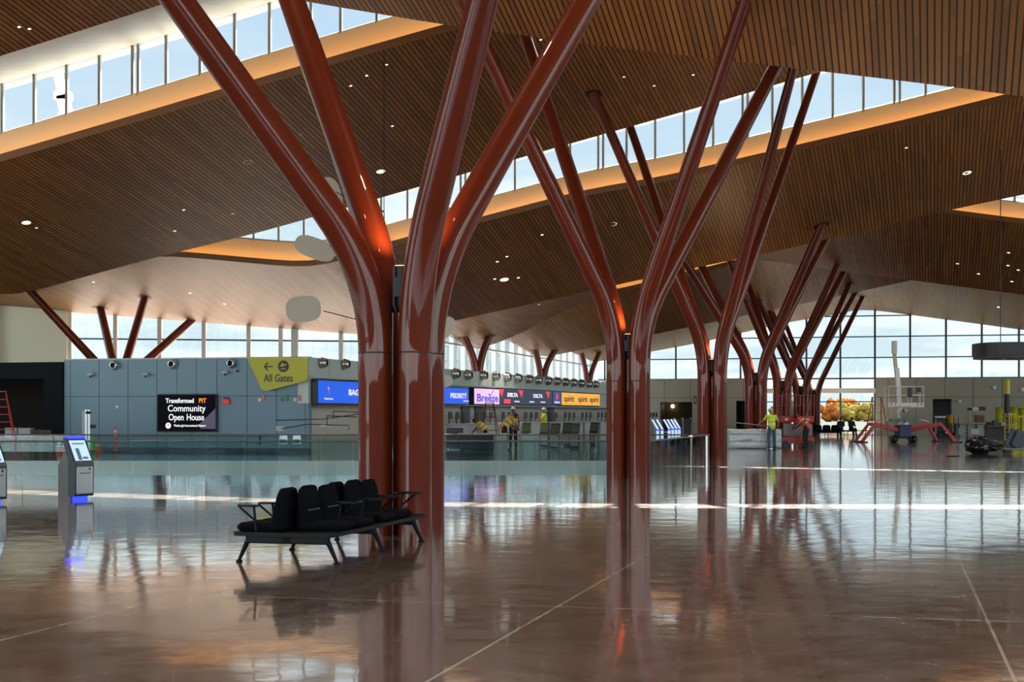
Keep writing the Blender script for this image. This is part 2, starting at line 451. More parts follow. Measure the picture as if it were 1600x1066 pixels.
# opening: front edge at y = RY0, back edge at y = 49, right edge runs along the grid to the third tree
RXF = gx(1012, RY0); RXB = RXF + (49 - RY0) * .2574
mbf = MB()
mbf.prism([(-60, -60), (70, -60), (70, RY0), (-60, RY0)], -.5, 0, 'z')
struct('floor', mbf, FLOOR)
mbf = MB(); mbf.prism([(RXF, RY0), (70, RY0), (70, 49), (RXB, 49)], -.5, 0, 'z'); struct('floor', mbf, FLOOR)
mbf = MB(); mbf.prism([(-60, 49), (70, 49), tuple(W(SJ[6] + .3, 42).xy), tuple(W(SJ[6] + .3, -60).xy)], -.5, 0, 'z'); struct('floor', mbf, FLOOR)
slab_edge = mat('slab_edge_panel', (196, 200, 200), .35)
mb = MB(); mb.box(-60, RXB, 48.9, 49.0, -4.6, -.0); struct('wall_opening', mb, slab_edge)
mb = MB(); mb.box(-60, RXF + 6, RY0, 49, -4.8, -4.6); struct('floor', mb, FLOOR)
mb = MB(); mb.box(-60, RXF, RY0, RY0 + .1, -4.6, -.5); struct('wall_opening', mb, slab_edge)
mb = MB(); mb.bar((RXF, RY0, -2.6), (RXB, 49, -2.6), .1, 4.2); struct('wall_opening', mb, slab_edge)
# outer walls closing the hall beside and behind the photographer (the front has a glazed opening)
wallm = mat('hall_wall', (186, 180, 170), .6)
mb = MB(); mb.box(-36, 40, -26.3, -26, 0, 3.0); mb.box(-36, 40, -26.3, -26, 12.3, 14.2)
for i in range(14): mb.box(-36 + i * 5.8, -35.2 + i * 5.8, -26.3, -26, 3, 12.3)
struct('wall_front', mb, wallm)
def wall_u(name, t, s0, s1, z0, z1, m, th=.3):
    a = W(s0, t, 0); b = W(s1, t, 0); mb = MB()
    mb.bar((a.x, a.y, (z0 + z1) / 2), (b.x, b.y, (z0 + z1) / 2), th, z1 - z0); return struct(name, mb, m)
for nm, t, s1, wn in (('wall_right', TR, 106, 9), ('wall_left', -44, 50.6, 10)):
    wall_u(nm, t, -46, s1, 0, 3.4, wallm)
    wall_u(nm, t, -46, s1, 11.6, 16, wallm)
    wo = bpy.data.objects.new('window_%d' % wn, None); COL.objects.link(wo); wo['kind'] = 'structure'
    mb = MB(); mb.bar(W(-46, t, 7.5), W(s1, t, 7.5), .02, 8.4); mb.obj('glass', glass, wo)
    q = -46
    mb = MB()
    while q < s1: mb.bar(W(q, t, 3.3), W(q, t, 11.7), .15, .2); q += 3.2
    mb.bar(W(-46, t, 7.4), W(s1, t, 7.4), .15, .12)
    mb.obj('mullion', alu, wo)
# ================================================================== far glazed wall (wall_back), s = 106
SB = 106.
dY = 1.0
def bw(px, py=647, off=0.0): return on_s(px, py, SB + off)
wallg = mat('taupe_wall_panels', (168, 162, 146), .5)
seam = mat('wall_seam', (70, 66, 62), .7)
def back_panel(px0, px1, top, holes=()):
    """panelled wall along the window line between two image columns; openings are (px0, px1, height)"""
    mb = MB()
    a = bw(px0); b = bw(px1); ta = st(a.x, a.y)[1]; tb = st(b.x, b.y)[1]
    hs = []
    for h0, h1, hh in holes:
        p = bw(h0); q = bw(h1); hs.append((st(p.x, p.y)[1], st(q.x, q.y)[1], hh))
    cur = ta
    segs = []
    for x0, x1, hh in sorted(hs):
        segs.append((cur, x0, 0, top)); segs.append((x0, x1, hh, top)); cur = x1
    segs.append((cur, tb, 0, top))
    for x0, x1, z0, z1 in segs:
        p = W(SB, x0); q = W(SB, x1)
        mb.cm = 0; mb.bar((p.x, p.y, (z0 + z1) / 2), (q.x, q.y, (z0 + z1) / 2), .3, z1 - z0)
    t = ta + 1.0
    mb.cm = 1
    while t < tb:
        zb = max([hh for x0, x1, hh in hs if x0 <= t <= x1] + [0])
        mb.bar(W(SB - .155, t, zb), W(SB - .155, t, top), .03, .02)
        t += 2.2
    mb.bar(W(SB - .155, ta, 2.9), W(SB - .155, tb, 2.9), .02, .03)
    return struct('wall_back', mb, [wallg, seam])
htop = 4.45
back_panel(940, 1195, htop, [(1032, 1082, 2.55), (1150, 1166, 2.65)])
back_panel(1368, 1700, htop, [(1457, 1487, 2.75)])
dark_in = mat('dark_recess', (36, 30, 24), .7)
def recess(px0, px1, h, m, depth=3.):
    p = bw(px0); q = bw(px1); tp = st(p.x, p.y)[1]; tq = st(q.x, q.y)[1]
    mb = MB()
    mb.bar(W(SB + depth, tp, h / 2), W(SB + depth, tq, h / 2), .1, h)
    mb.bar(W(SB + .1, tp, h / 2), W(SB + depth, tp, h / 2), .1, h); mb.bar(W(SB + .1, tq, h / 2), W(SB + depth, tq, h / 2), .1, h)
    mb.add([tuple(W(SB, tp, h)), tuple(W(SB, tq, h)), tuple(W(SB + depth, tq, h)), tuple(W(SB + depth, tp, h))], [(0, 1, 2, 3)])
    return struct('wall_recess', mb, m)
recess(1032, 1082, 2.55, mat('lobby_oak', (96, 74, 38), .6)); recess(1150, 1166, 2.65, grey_d); recess(1457, 1487, 2.75, mat('lobby_grey', (118, 118, 112), .6))
# glazing bars and panes of the far window
wr = bpy.data.objects.new('window_6', None); COL.objects.link(wr); wr['kind'] = 'structure'
a = bw(935); b = bw(1700); ta = st(a.x, a.y)[1]; tb = st(b.x, b.y)[1]
xs = []
px = 1031.
cols_px = [945, 1000, 1056, 1107, 1157, 1209, 1260, 1313, 1367, 1422, 1478, 1534, 1592, 1650]
e0 = bw(1195); e1 = bw(1368); te0 = st(e0.x, e0.y)[1]; te1 = st(e1.x, e1.y)[1]
vs, fs = sheet(lambda t: htop, lambda t: J[6](t) + .1, SB + .1, SB + .1, ta, tb, 1); MB().add(vs, fs).obj('glass', glass, wr)
vs, fs = sheet(lambda t: 0., lambda t: htop, SB + .1, SB + .1, te0, te1, 1); MB().add(vs, fs).obj('glass', glass, wr)
for c in cols_px:
    p = bw(c); t = st(p.x, p.y)[1]
    z0 = 0 if te0 - .1 <= t <= te1 + .1 else htop
    MB().bar(W(SB, t, z0), W(SB, t, J[6](t) + .15), .13, .16).obj('mullion', mull_dark, wr)
for i, z in enumerate((6.15, 7.85, 9.55)):
    # transoms only where the glass is tall enough
    run = []
    t = ta
    while t <= tb:
        if J[6](t) > z: run.append(t)
        t += .3
    if len(run) > 3: MB().bar(W(SB, run[0], z), W(SB, run[-1], z), .13, .09).obj('transom', mull_dark, wr)
MB().bar(W(SB, ta, htop), W(SB, tb, htop), .2, .12).obj('transom', mull_dark, wr)
MB().bar(W(SB, te0, 3.45), W(SB, te1, 3.45), .5, .38).obj('door_header', white_p, wr)
for z in (2.55, .2): MB().bar(W(SB, te0, z), W(SB, te1, z), .12, .09).obj('transom', mull_dark, wr)

# ================================================================== west window line on band edge J3 and the long west wall
wr = bpy.data.objects.new('window_7', None); COL.objects.link(wr); wr['kind'] = 'structure'
s3 = 50.4
tA = -44.; tW = -18.6
vs, fs = sheet(lambda t: 0., lambda t: J[3](t) + .06, s3 + .1, s3 + .1, tA, tW, 1); MB().add(vs, fs).obj('glass', glass, wr)
for c in (110, 181, 250, 319, 389, 439, 458, 463, 533, 590):
    p = on_s(c, 600, s3); t = st(p.x, p.y)[1]
    if t > tW: continue
    MB().bar(W(s3, t, 0), W(s3, t, J[3](t) + .1), .2 if c not in (458,) else .16, .3).obj('mullion', white_p, wr)
for z in (5.45,):
    p = on_s(110, 600, s3); t = st(p.x, p.y)[1]
    MB().bar(W(s3, t, z - .0), W(s3, tW, z - .35), .12, .08).obj('transom', mull_dark, wr)
# cream panel wall left of the windows
p = on_s(109, 600, s3); tq = st(p.x, p.y)[1]
creamp = mat('cream_wall_panels', (222, 216, 190), .6)
mb = MB()
mb.bar(W(s3 - .2, -44, 4), W(s3 - .2, tq, 4), .2, 8.)
mb.cm = 1
p = on_s(6, 600, s3); mb.bar(W(s3 - .4, st(p.x, p.y)[1] - .4, 4), W(s3 - .4, st(p.x, p.y)[1], 4), .5, 8)
struct('wall_left', mb, [creamp, white_p])
# long west wall with window fins
wr = bpy.data.objects.new('window_8', None); COL.objects.link(wr); wr['kind'] = 'structure'
A = W(50.4, -18.6); Bq = W(SB, -18.6)
def wz(s):
    if s < SJ[3]: return 6
    return ceil_h(*(W(s, -18.55).xy))[0]
s = 50.6
mbg = MB(); mbg.bar(W(50.4, -18.75, 4.6), W(SB, -18.75, 4.6), .02, 9.2); mbg.obj('glass', glass, wr)
while s < 105.5:
    MB().bar(W(s, -18.6, 0), W(s, -18.6, 8.6), .16, .55).obj('fin', white_p, wr)
    s += 2.35
MB().bar(W(50.4, -18.5, 5.6), W(SB, -18.5, 5.6), .1, .1).obj('transom', white_p, wr)

# ================================================================== column trees
def branch_path(bx, by, hb, target, ky, H=None, top_extra=.25, hide=False):
    """vertical shaft that bends once at height hb towards the far point; target = image point of the branch high up"""
    px, py = target
    # Y = by + ky*(h-hb); h = CH + (HZ-py)/F*Y
    c = (HZ - py) / F
    Y = (by + ky * (CH - hb)) / (1 - ky * c)
    P1 = Vector((gx(px, Y), Y, CH + c * Y)); P0 = Vector((bx, by, hb))
    d = (P1 - P0).normalized()
    # run on to the ceiling
    L = 1.; end = None; pocket = 0
    while L < 22:
        q = P0 + d * L
        h, k = ceil_h(q.x, q.y)
        if q.z >= h: end = q; pocket = k; break
        L += .05
    if end is None: end = P0 + d * 14
    tip = end + d * top_extra
    bl = 1.0            # half length of the bend
    path = [Vector((bx, by, 0)), Vector((bx, by, 1.0)), Vector((bx, by, 2.0)), Vector((bx, by, hb - bl))]
    A_ = Vector((bx, by, hb - bl)); C_ = P0 + d * bl
    for i in range(1, 12):
        w = i / 12
        path.append(A_ * (1 - w) ** 2 + P0 * 2 * w * (1 - w) + C_ * w ** 2)
    path.append(C_)
    n = 6
    for i in range(1, n + 1): path.append(C_ + (tip - C_) * i / n)
    return path, end, pocket, d
ROFF = .377
OFF = {'a': (-.864, -.503), 'b': (-.503, .864), 'c': (.503, -.864), 'd': (.864, .503)}
KY = {'a': -.27, 'b': .42, 'c': -.35, 'd': .22}
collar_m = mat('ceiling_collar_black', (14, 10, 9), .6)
def tree(cx, cy, hb, targets, label, r0=.215, keys='badc', soft=1., ky=None, spot=True):
    root = thing('column_tree', label, 'column', (cx, cy, 0), 0, 'branching steel columns down the hall')
    M = Matrix.Translation((-cx, -cy, 0))
    for k in keys:
        if k not in targets: continue
        ox, oy = OFF[k]
        path, end, pocket, d = branch_path(cx + ox * ROFF * soft, cy + oy * ROFF * soft, hb, targets[k], (ky or KY)[k])
        rad = []
        for p in path:
            w = max(0, min(1, (p.z - hb) / 9.5)); rad.append(r0 * (1 - .33 * w))
        mb = MB(); mb.M = M; mb.tube(path, rad, 32)
        o = mb.obj('trunk', colm, root)
        mb = MB(); mb.M = M; x, y = path[0].x, path[0].y
        mb.lathe([(r0 + .0005, 2.318), (r0 + .002, 2.322), (r0 + .002, 2.334), (r0 + .0005, 2.338)], (x, y, 0), 32)
        mb.obj('seam', colm_d, o)
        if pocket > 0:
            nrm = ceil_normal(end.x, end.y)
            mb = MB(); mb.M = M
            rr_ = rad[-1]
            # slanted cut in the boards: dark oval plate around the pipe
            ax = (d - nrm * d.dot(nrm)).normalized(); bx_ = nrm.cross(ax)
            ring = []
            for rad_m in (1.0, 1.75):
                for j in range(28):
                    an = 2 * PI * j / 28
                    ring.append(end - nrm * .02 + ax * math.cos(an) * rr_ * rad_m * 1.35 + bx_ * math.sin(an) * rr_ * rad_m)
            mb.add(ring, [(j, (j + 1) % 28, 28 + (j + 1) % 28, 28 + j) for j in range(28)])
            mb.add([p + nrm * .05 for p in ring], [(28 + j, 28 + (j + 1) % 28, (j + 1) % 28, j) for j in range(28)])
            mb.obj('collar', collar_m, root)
    mb = MB(); mb.tube([(0, 0, 0), (0, 0, 2.85)], .13, 16); mb.obj('core_post', colm, root)
    lb = MB(); lb.tube([(0, 0, 2.85), (0, 0, 2.95), (0, 0, 3.45)], [.08, .12, .12], 14); lb.box(-.1, .1, -.16, .16, 3.05, 3.3)
    l = lb.obj('uplight', black, root)
    lb = MB(); lb.tube([(0, 0, 3.452), (0, 0, 3.46)], .09, 14); lb.obj('lens', mat('uplight_lens', (255, 220, 170), .5, emit=(255, 196, 130), es=3.), l)
    if spot:
        ld = bpy.data.lights.new('uplight_lamp', 'SPOT'); ld.energy = UPL; ld.color = (1, .66, .36); ld.shadow_soft_size = .09; ld.spot_size = 2.6; ld.spot_blend = .6
        lo = bpy.data.objects.new('uplight_lamp', ld); COL.objects.link(lo); lo.parent = root; lo.location = (0, 0, 3.52); lo.rotation_euler = (PI, 0, 0)
    return root
def tpos(n): return T1.x + n * 4.2, T1.y + n * 16.25
trees = [
 (0, 3.3, {'a': (277, 0), 'b': (456, 0), 'c': (754, 0), 'd': (917, 0)}, 'nearest red-brown steel column tree, its pipes parting behind the black bench'),
 (1, 3.7, {'a': (765, 90), 'b': (820, 55), 'c': (1165, 0), 'd': (1211, 105)}, 'second red-brown column tree from the front, standing at the corner of the glass railing'),
 (2, 3.85, {'a': (915, 117), 'b': (986, 202), 'c': (1240, 105), 'd': (1275, 115)}, 'third red-brown column tree, standing at the far end of the short glass railing'),
 (3, 3.8, {'a': (1068, 405), 'b': (1098, 420), 'c': (1303, 306), 'd': (1291, 374)}, 'fourth red-brown column tree, just left of the worker in a yellow vest'),
 (4, 3.7, {'a': (1140, 408), 'b': (1160, 418), 'c': (1325, 377), 'd': (1317, 428)}, 'fifth red-brown column tree, rising behind the worker in the yellow vest'),
 (5, 3.6, {'a': (1193, 488), 'b': (1203, 490), 'c': (1335, 427), 'd': (1336, 458)}, 'sixth red-brown column tree, rising behind the red lift platform'),
 (6, 3.5, {'a': (1206, 487), 'b': (1225, 500), 'c': (1352, 455), 'd': (1345, 470)}, 'farthest red-brown column tree of the row, beside the tall windows'),
]
for n, hb, tg, lab in trees:
    x, y = tpos(n)
    tree(x, y, hb, tg, lab, spot=True)
# left tree behind the blue wall, and the row of small ones along the west wall
tree(gx(186, 73.2), 73.2, 3.4, {'a': (52, 460), 'b': (158, 487), 'c': (228, 460), 'd': (298, 502)}, 'column tree whose four pipes fan out behind the blue wall', soft=1.3, ky={'a': -.3, 'b': .2, 'c': -.5, 'd': .4}, spot=False)
for cx_px, cy, top, d_top, lab in ((746, 86., (723, 521), (757, 544), 'short curved column behind the white duct wall, nearest of three'),
                                (847, 103., (834, 540), (862, 556), 'short curved column behind the white duct wall, middle of three'),
                                (919, 120., (909, 553), (930, 566), 'short curved column behind the white duct wall, farthest of three')):
    tree(gx(cx_px, cy), cy, 4.6, {'a': top, 'd': d_top}, lab, keys='ad', soft=.3, ky={'a': -.2, 'd': .2}, spot=False)
# ================================================================== blue panelled wall with signs
RZV = math.atan2(V.y, V.x)
SW = 37.6
def wl(px, py=647, off=0.): 
    p = on_s(px, py, SW + off); return st(p.x, p.y)[1], p.z
def on_wall(px, py, off=0.):
    p = on_s(px, py, SW + off); return Vector((p.x, p.y, p.z))
bluew = mat('blue_grey_panels', (108, 138, 156), .42, noise_amt=.06, nscale=.6)
groove = mat('panel_groove', (44, 56, 66), .6)
ta = wl(100)[0]; tb = wl(482)[0]; HW = 3.82
def wbox(mb, t0, t1, s0, s1, z0, z1):
    p = [W(s0, t0, z0), W(s0, t1, z0), W(s1, t1, z0), W(s1, t0, z0)]
    q = [v + Vector((0, 0, z1 - z0)) for v in p]
    mb.add(p + q, [(3, 2, 1, 0), (4, 5, 6, 7), (0, 1, 5, 4), (1, 2, 6, 5), (2, 3, 7, 6), (3, 0, 4, 7)])
mb = MB(); wbox(mb, ta, tb, SW, SW + .35, .16, HW)
mb.cm = 1; wbox(mb, ta, tb - .05, SW + .05, SW + .3, 0, .16)
zj = on_wall(110, 620).z
for c, z0, z1 in ((110, .16, HW), (155, .16, HW), (200, .16, HW), (245, .16, HW), (276, zj, HW), (307, zj, HW), (339, .16, HW), (386, .16, HW), (432, .16, HW), (477, .16, HW), (260, .16, .9), (300, .16, .9)):
    t = wl(c)[0]; wbox(mb, t - .012, t + .012, SW - .004, SW + .01, z0, z1)
wbox(mb, ta, tb, SW - .004, SW + .01, zj - .012, zj + .012)
wbox(mb, ta, tb, SW - .004, SW + .01, .62, .64)
mb.cm = 2; wbox(mb, ta, tb, SW - .01, SW + .36, HW, HW + .05)
struct('wall_middle', mb, [bluew, groove, grey_l])

# black shopfront portal at the left
blk = mat('shopfront_black', (9, 11, 18), .7, spec=.15)
mb = MB(); tj = wl(70)[0]; tL = ta - 14
wbox(mb, tj, ta, SW - .1, SW + .4, 0, HW - .08); wbox(mb, tL, tj, SW - .1, SW + .4, on_wall(40, 592).z, HW - .08)
wbox(mb, tL, ta, SW + .4, SW + 9, HW - .2, HW - .08)
wbox(mb, ta - .05, ta, SW + .4, SW + 9, 0, HW - .2)
struct('wall_shopfront', mb, blk)
inner = mat('shop_interior', (30, 20, 16), .8)
mb = MB(); wbox(mb, tL, ta, SW + 8.6, SW + 8.8, 0, HW - .2); struct('wall_shop_back', mb, inner)
wood_d = mat('raw_joinery', (96, 48, 24), .6)
sh = thing('shelving_unit', 'dark timber shelving inside the black shopfront', 'shelving', W(SW + 7.6, wl(50)[0]), RZV)
mb = MB()
for x in (-1.1, 1.4): mb.box(x - .05, x + .05, -.2, .2, 0, 2.8)
mb.obj('upright', wood_d, sh)
for z in (.9, 1.7, 2.75): MB().box(-1.1, 1.4, -.2, .2, z - .04, z + .04).obj('shelf', wood_d, sh)

# digital sign
screen_k = mat('screen_black', (8, 8, 12), .7, spec=.08, emit=(10, 11, 18), es=.5)
em_w = mat('screen_white', (255, 255, 255), .5, emit=(240, 236, 240), es=1.1)
em_o = mat('screen_orange', (255, 140, 30), .5, emit=(255, 132, 34), es=1.1)
em_r = mat('screen_red', (230, 60, 60), .5, emit=(236, 70, 74), es=1.)
em_p = mat('screen_purple', (70, 60, 84), .5, emit=(74, 64, 88), es=.7)
def plane_frame(name, label, cat, pxc, pyc, off, group=None):
    p = on_wall(pxc, pyc, off)
    return thing(name, label, cat, p, RZV, group), p
ds, p0 = plane_frame('digital_sign', 'black wall screen announcing a community open house in white letters', 'sign', 291.5, 645.5, -.14)
k1 = p0.y / F / (V.x + .0)      # metres of wall per pixel near the centre (approx.)
wS = wl(338)[0] - wl(245)[0]; hS = on_wall(291, 616).z - on_wall(291, 675).z
MB().rbox(-wS / 2, wS / 2, 0, .13, -hS / 2, hS / 2, .02).obj('frame', black, ds)
scr = MB().box(-wS / 2 + .04, wS / 2 - .04, -.006, .0, -hS / 2 + .04, hS / 2 - .04).obj('screen', screen_k, ds)
text_mesh('lettering', 'Transformed', .27, em_w, ds, up_text(-.3, -.012, hS * .32), bold=.002, xs=.9)
text_mesh('lettering', 'PIT', .27, em_o, ds, up_text(.72, -.012, hS * .32), bold=.002, xs=.92)
text_mesh('lettering', 'Community', .38, em_w, ds, up_text(.0, -.012, hS * .115), xs=.94)
text_mesh('lettering', 'Open', .38, em_w, ds, up_text(-.46, -.012, hS * -.12), xs=.8)
text_mesh('lettering', 'House', .38, em_w, ds, up_text(.4, -.012, hS * -.12), xs=.8)
text_mesh('lettering', 'Pittsburgh International Airport', .135, em_w, ds, up_text(.15, -.012, hS * -.335), bold=0., xs=.82)
e = MB(); e.tube([(-.82, -.008, -hS * .335), (-.82, -.016, -hS * .335)], .12, 20); e.obj('emblem', em_w, ds)
e = MB(); e.prism([(-.86, -hS * .335 - .06), (-.83, -hS * .335 - .06), (-.83, -hS * .335 + .07), (-.86, -hS * .335 + .07)], -.02, -.016); e.prism([(-.82, -hS * .335 - .02), (-.77, -hS * .335 + .0), (-.77, -hS * .335 + .06), (-.82, -hS * .335 + .05)], -.02, -.016); e.obj('emblem_mark', mat('emblem_red', (190, 60, 60), .5, emit=(200, 70, 70), es=.8), ds)
MB().prism([(wS / 2 - .05, -hS * .42), (wS / 2 - .05, hS * .12), (wS * .2, -hS * .32), (wS * .24, -hS * .42)], -.008, -.0065).obj('graphic', em_p, ds)

# hanging wayfinding sign
olive = mat('wayfinding_yellow', (168, 162, 20), .4, emit=(150, 146, 16), es=.12)
olive_l = mat('wayfinding_edge', (196, 190, 40), .4)
ink = mat('sign_ink', (38, 40, 28), .5)
ag, p0 = plane_frame('wayfinding_sign', 'yellow-green angular sign with an arrow, an aeroplane and All Gates', 'sign', 434, 584, -.35)
def loc(px, py): 
    t, z = wl(px, py, -.35); t0, z0 = wl(434, 584, -.35); return (t - t0, z - z0)
poly = [loc(*q) for q in ((387, 560), (408, 606), (412, 610), (418, 610), (477, 595), (480, 592), (480, 560))]
ctr = (sum(q[0] for q in poly) / 7, sum(q[1] for q in poly) / 7)
MB().prism(poly, 0, .12).obj('panel', olive, ag)
ed = MB()
for a_, b_ in zip(poly, poly[1:] + poly[:1]): ed.bar((a_[0], -.005, a_[1]), (b_[0], -.005, b_[1]), .02, .03)
ed.obj('edge_trim', olive_l, ag)
x, z = loc(435, 591.5); text_mesh('lettering', 'All Gates', .43, ink, ag, up_text(x, -.006, z), bold=.006, xs=.78)
x, z = loc(443, 572.5); MB().tube([(x, -.002, z), (x, -.012, z)], .235, 28).obj('roundel', ink, ag)
ar = MB(); x2, z2 = loc(419.5, 573); 
ar.bar((x2 - .16, -.008, z2), (x2 + .19, -.008, z2), .02, .05); ar.bar((x2 - .17, -.008, z2), (x2 - .02, -.008, z2 + .16), .02, .05); ar.bar((x2 - .17, -.008, z2), (x2 - .02, -.008, z2 - .16), .02, .05); ar.obj('arrow', ink, ag)
pl = MB(); pl.prism([(x - .15, z + .02), (x - .12, z + .06), (x + .1, z + .05 + .03), (x + .15, z + .1), (x + .12, z + .045), (x - .08, z - .02)], -.02, -.012)
pl.prism([(x - .02, z + .02), (x - .09, z + .14), (x - .05, z + .14), (x + .06, z + .05)], -.02, -.012); pl.prism([(x - .1, z - .12), (x + .1, z - .12), (x + .1, z - .09), (x - .1, z - .09)], -.02, -.012)
pl.obj('aeroplane_symbol', olive_l, ag)
rd = MB(); 
for q in (poly[0], poly[-1]): rd.cyl((q[0] + (.2 if q is poly[0] else -.2), .06, q[1]), (q[0] + (.2 if q is poly[0] else -.2), .34, q[1] - .25), .02, n=6)
rd.obj('bracket', steel, ag)

# round air jets, cameras and small wall devices
chrome = mat('satin_chrome', (196, 196, 196), .25, .9)
jet_in = mat('jet_throat', (18, 18, 20), .5)
def jet(p, rz, r, label, group, first=[None]):
    if first[0] is None:
        root = thing('air_jet', label, 'air diffuser', p, rz, group, r)
        MB().lathe([(0, .6), (.5, .5), (.9, .3), (1., 0), (.95, -.4), (.6, -.8), (.0, -1.)]).M
        b = MB(); b.M = Matrix.Rotation(PI / 2, 4, 'X') @ Matrix.Identity(4)
        b.lathe([(1.15, -.55), (1.15, -.45), (.98, -.3), (1., 0), (.9, .45), (.72, .66), (.62, .6)], n=24); b.obj('shell', chrome, root)
        b = MB(); b.M = Matrix.Rotation(PI / 2, 4, 'X'); b.lathe([(.62, .6), (.5, .1), (.0, .0)], n=24); b.obj('throat', jet_in, root)
        first[0] = root; return root
    return dup(first[0], p, rz, label, group, r)
for c, y, lab in ((178, 571, 'round chrome air jet on the blue wall, nearest the black shopfront'), (269, 569, 'round chrome air jet on the blue wall above the black screen'), (361, 568, 'round chrome air jet on the blue wall beside the yellow-green sign')):
    p = on_wall(c, y, -.13); jet(p, RZV, .185, lab, 'round air jets high on the walls')
def device(name, label, cat, px, py, w, h, d, m, off=0., parts=None, group=None):
    p = on_wall(px, py, -d / 2 + off)
    o = MB().rbox(-w / 2, w / 2, -d / 2, d / 2, -h / 2, h / 2, .012).obj(name, m); o.location = p; o.rotation_euler = (0, 0, RZV)
    return tag(o, label, cat, group)
def camera_dev(px, py, label):
    p = on_wall(px, py, -.135); r = thing('security_camera', label, 'camera', p, RZV, 'wall cameras')
    MB().rbox(-.13, .13, -.12, .1, -.05, .05, .02).obj('housing', grey_l, r); MB().cyl((.0, -.03, -.05), (0, -.03, -.13), .05, .04, 12).obj('dome', black, r)
    MB().box(-.03, .03, .05, .12, -.02, .1).obj('bracket', grey_l, r); return r
camera_dev(142, 585, 'thin grey wall camera left of the first round air jet'); camera_dev(228, 585, 'grey wall camera between the first two air jets'); camera_dev(352, 582, 'slim grey wall camera below the third air jet')
device('wall_sensor', 'small dark round sensor below the third air jet', 'sensor', 371, 580, .1, .1, .08, black)
sb = on_wall(353, 627, -.09); r = thing('fire_alarm', 'red strobe alarm box on the blue wall right of the black screen', 'alarm', sb, RZV)
MB().rbox(-.14, .14, -.03, .07, -.13, .09, .02).obj('body', mat('alarm_red', (200, 30, 40), .4, emit=(220, 30, 40), es=.3), r); MB().rbox(-.1, .1, -.04, .06, .09, .15, .01).obj('strobe', grey_d, r)
for c, y, m_, lab in ((406, 625, white_p, 'white call-point plate left of a red-striped extinguisher sign'), (411.5, 622, mat('sign_red_white', (214, 120, 110), .5), 'red and white upright extinguisher sign on the blue wall'),
                     (440.5, 624.5, mat('teal_sign', (60, 130, 140), .5), 'square teal first-aid sign on the blue wall'), (448.5, 622, mat('green_sign', (70, 140, 60), .5), 'green upright safety sign beside the teal square'),
                     (461, 625, white_p, 'white call-point plate beside the rightmost red sign'), (468.5, 622, mat('sign_red_white', (214, 120, 110), .5), 'rightmost red and white upright sign on the blue wall')):
    device('safety_sign', lab, 'sign', c, y, .13 if y > 623 else .1, .14 if y > 623 else .24, .05, m_)
device('wall_plate', 'small white plate on the blue wall right of the mast lift', 'plate', 183, 636, .1, .12, .03, white_p)
device('hose_valve', 'dark vertical valve low on the blue wall', 'valve', 406, 687, .07, .42, .09, grey_d)
device('notice_board', 'small white notice above the two steel cabinets', 'notice', 437.5, 670, .35, .22, .03, grey_l)
for c, lab in ((443, 'left of the two square steel cabinets low on the blue wall'), (464, 'right of the two square steel cabinets low on the blue wall')):
    p = on_wall(c, 687, -.06); r = thing('drinking_fountain', lab, 'fountain', p, RZV)
    MB().rbox(-.18, .18, -.04, .06, -.2, .2, .02).obj('frame', steel, r); MB().rbox(-.13, .13, -.1, -.03, -.14, .0, .02).obj('basin', grey_d, r)

# ================================================================== ticket hall: duct wall with displays
P0 = Vector((gx(482, 59.6), 59.6, 0)); P1 = Vector((gx(943, 107), 107, 0)); E = (P1 - P0).normalized(); RZE = math.atan2(E.y, E.x); NE = Vector((E.y, -E.x, 0)); LE = (P1 - P0).length
def tw(px, py, off=0.):
    """image point on the duct wall (off = metres in front of it) -> world point, distance along"""
    dx = (px - 800) / F; q = P0 + NE * off
    # q + E*d : X = dx*Y
    d = (dx * q.y - q.x) / (E.x - dx * E.y)
    p = q + E * d
    return Vector((p.x, p.y, gh(py, p.y))), d
pale = mat('pale_duct_wall', (198, 206, 202), .5)
mb = MB(); mb.M = Matrix.Translation(P0) @ Matrix.Rotation(RZE, 4, 'Z')
mb.box(0, LE + 14, 0, 1.5, 1.98, 3.84)
mb.box(0, LE + 14, -.25, 0, 3.0, 3.1)
mb.cm = 1
x = 2.
while x < LE + 12: mb.box(x - .01, x + .01, -.005, 0, 2.4, 3.84); x += 3.
struct('wall_duct', mb, [pale, groove])
mb = MB(); mb.M = Matrix.Translation(P0) @ Matrix.Rotation(RZE, 4, 'Z')
mb.box(.3, LE + 14, 1.3, 1.45, 0, 2.2); mb.cm = 1
for x in (9.8, 22.2, 24.5, 39.5): mb.box(x, x + 1.3, 1.2, 1.3, 0, 2.0)
mb.box(.3, 1.6, .6, 1.3, 0, 2.0)
struct('wall_ticket_back', mb, [mat('ticket_wall_white', (206, 198, 188), .5), mat('ticket_wall_grey', (92, 98, 102), .5)])
# under-soffit link (grey box section under the first display)
jets = [(507, 567), (542, 569), (714, 584), (733, 586), (757, 586.5), (776, 588), (794, 589.5), (811, 591), (828, 592.5), (843, 594), (858, 595), (872, 596), (885, 597), (898, 598), (910, 599), (922, 600), (932, 600.5)]
for i, (c, y) in enumerate(jets):
    p, d = tw(c, y, .18); lab = 'round chrome air jet on the pale duct wall, left of the nearest column tree' if i == 0 else ('round chrome air jet on the pale duct wall, touching the nearest column tree' if i == 1 else 'round chrome air jet in the row above the airline displays')
    jet(p, RZE, .2 if i < 2 else .26, lab, 'round air jets high on the walls' if i < 2 else 'row of air jets over the airline displays')

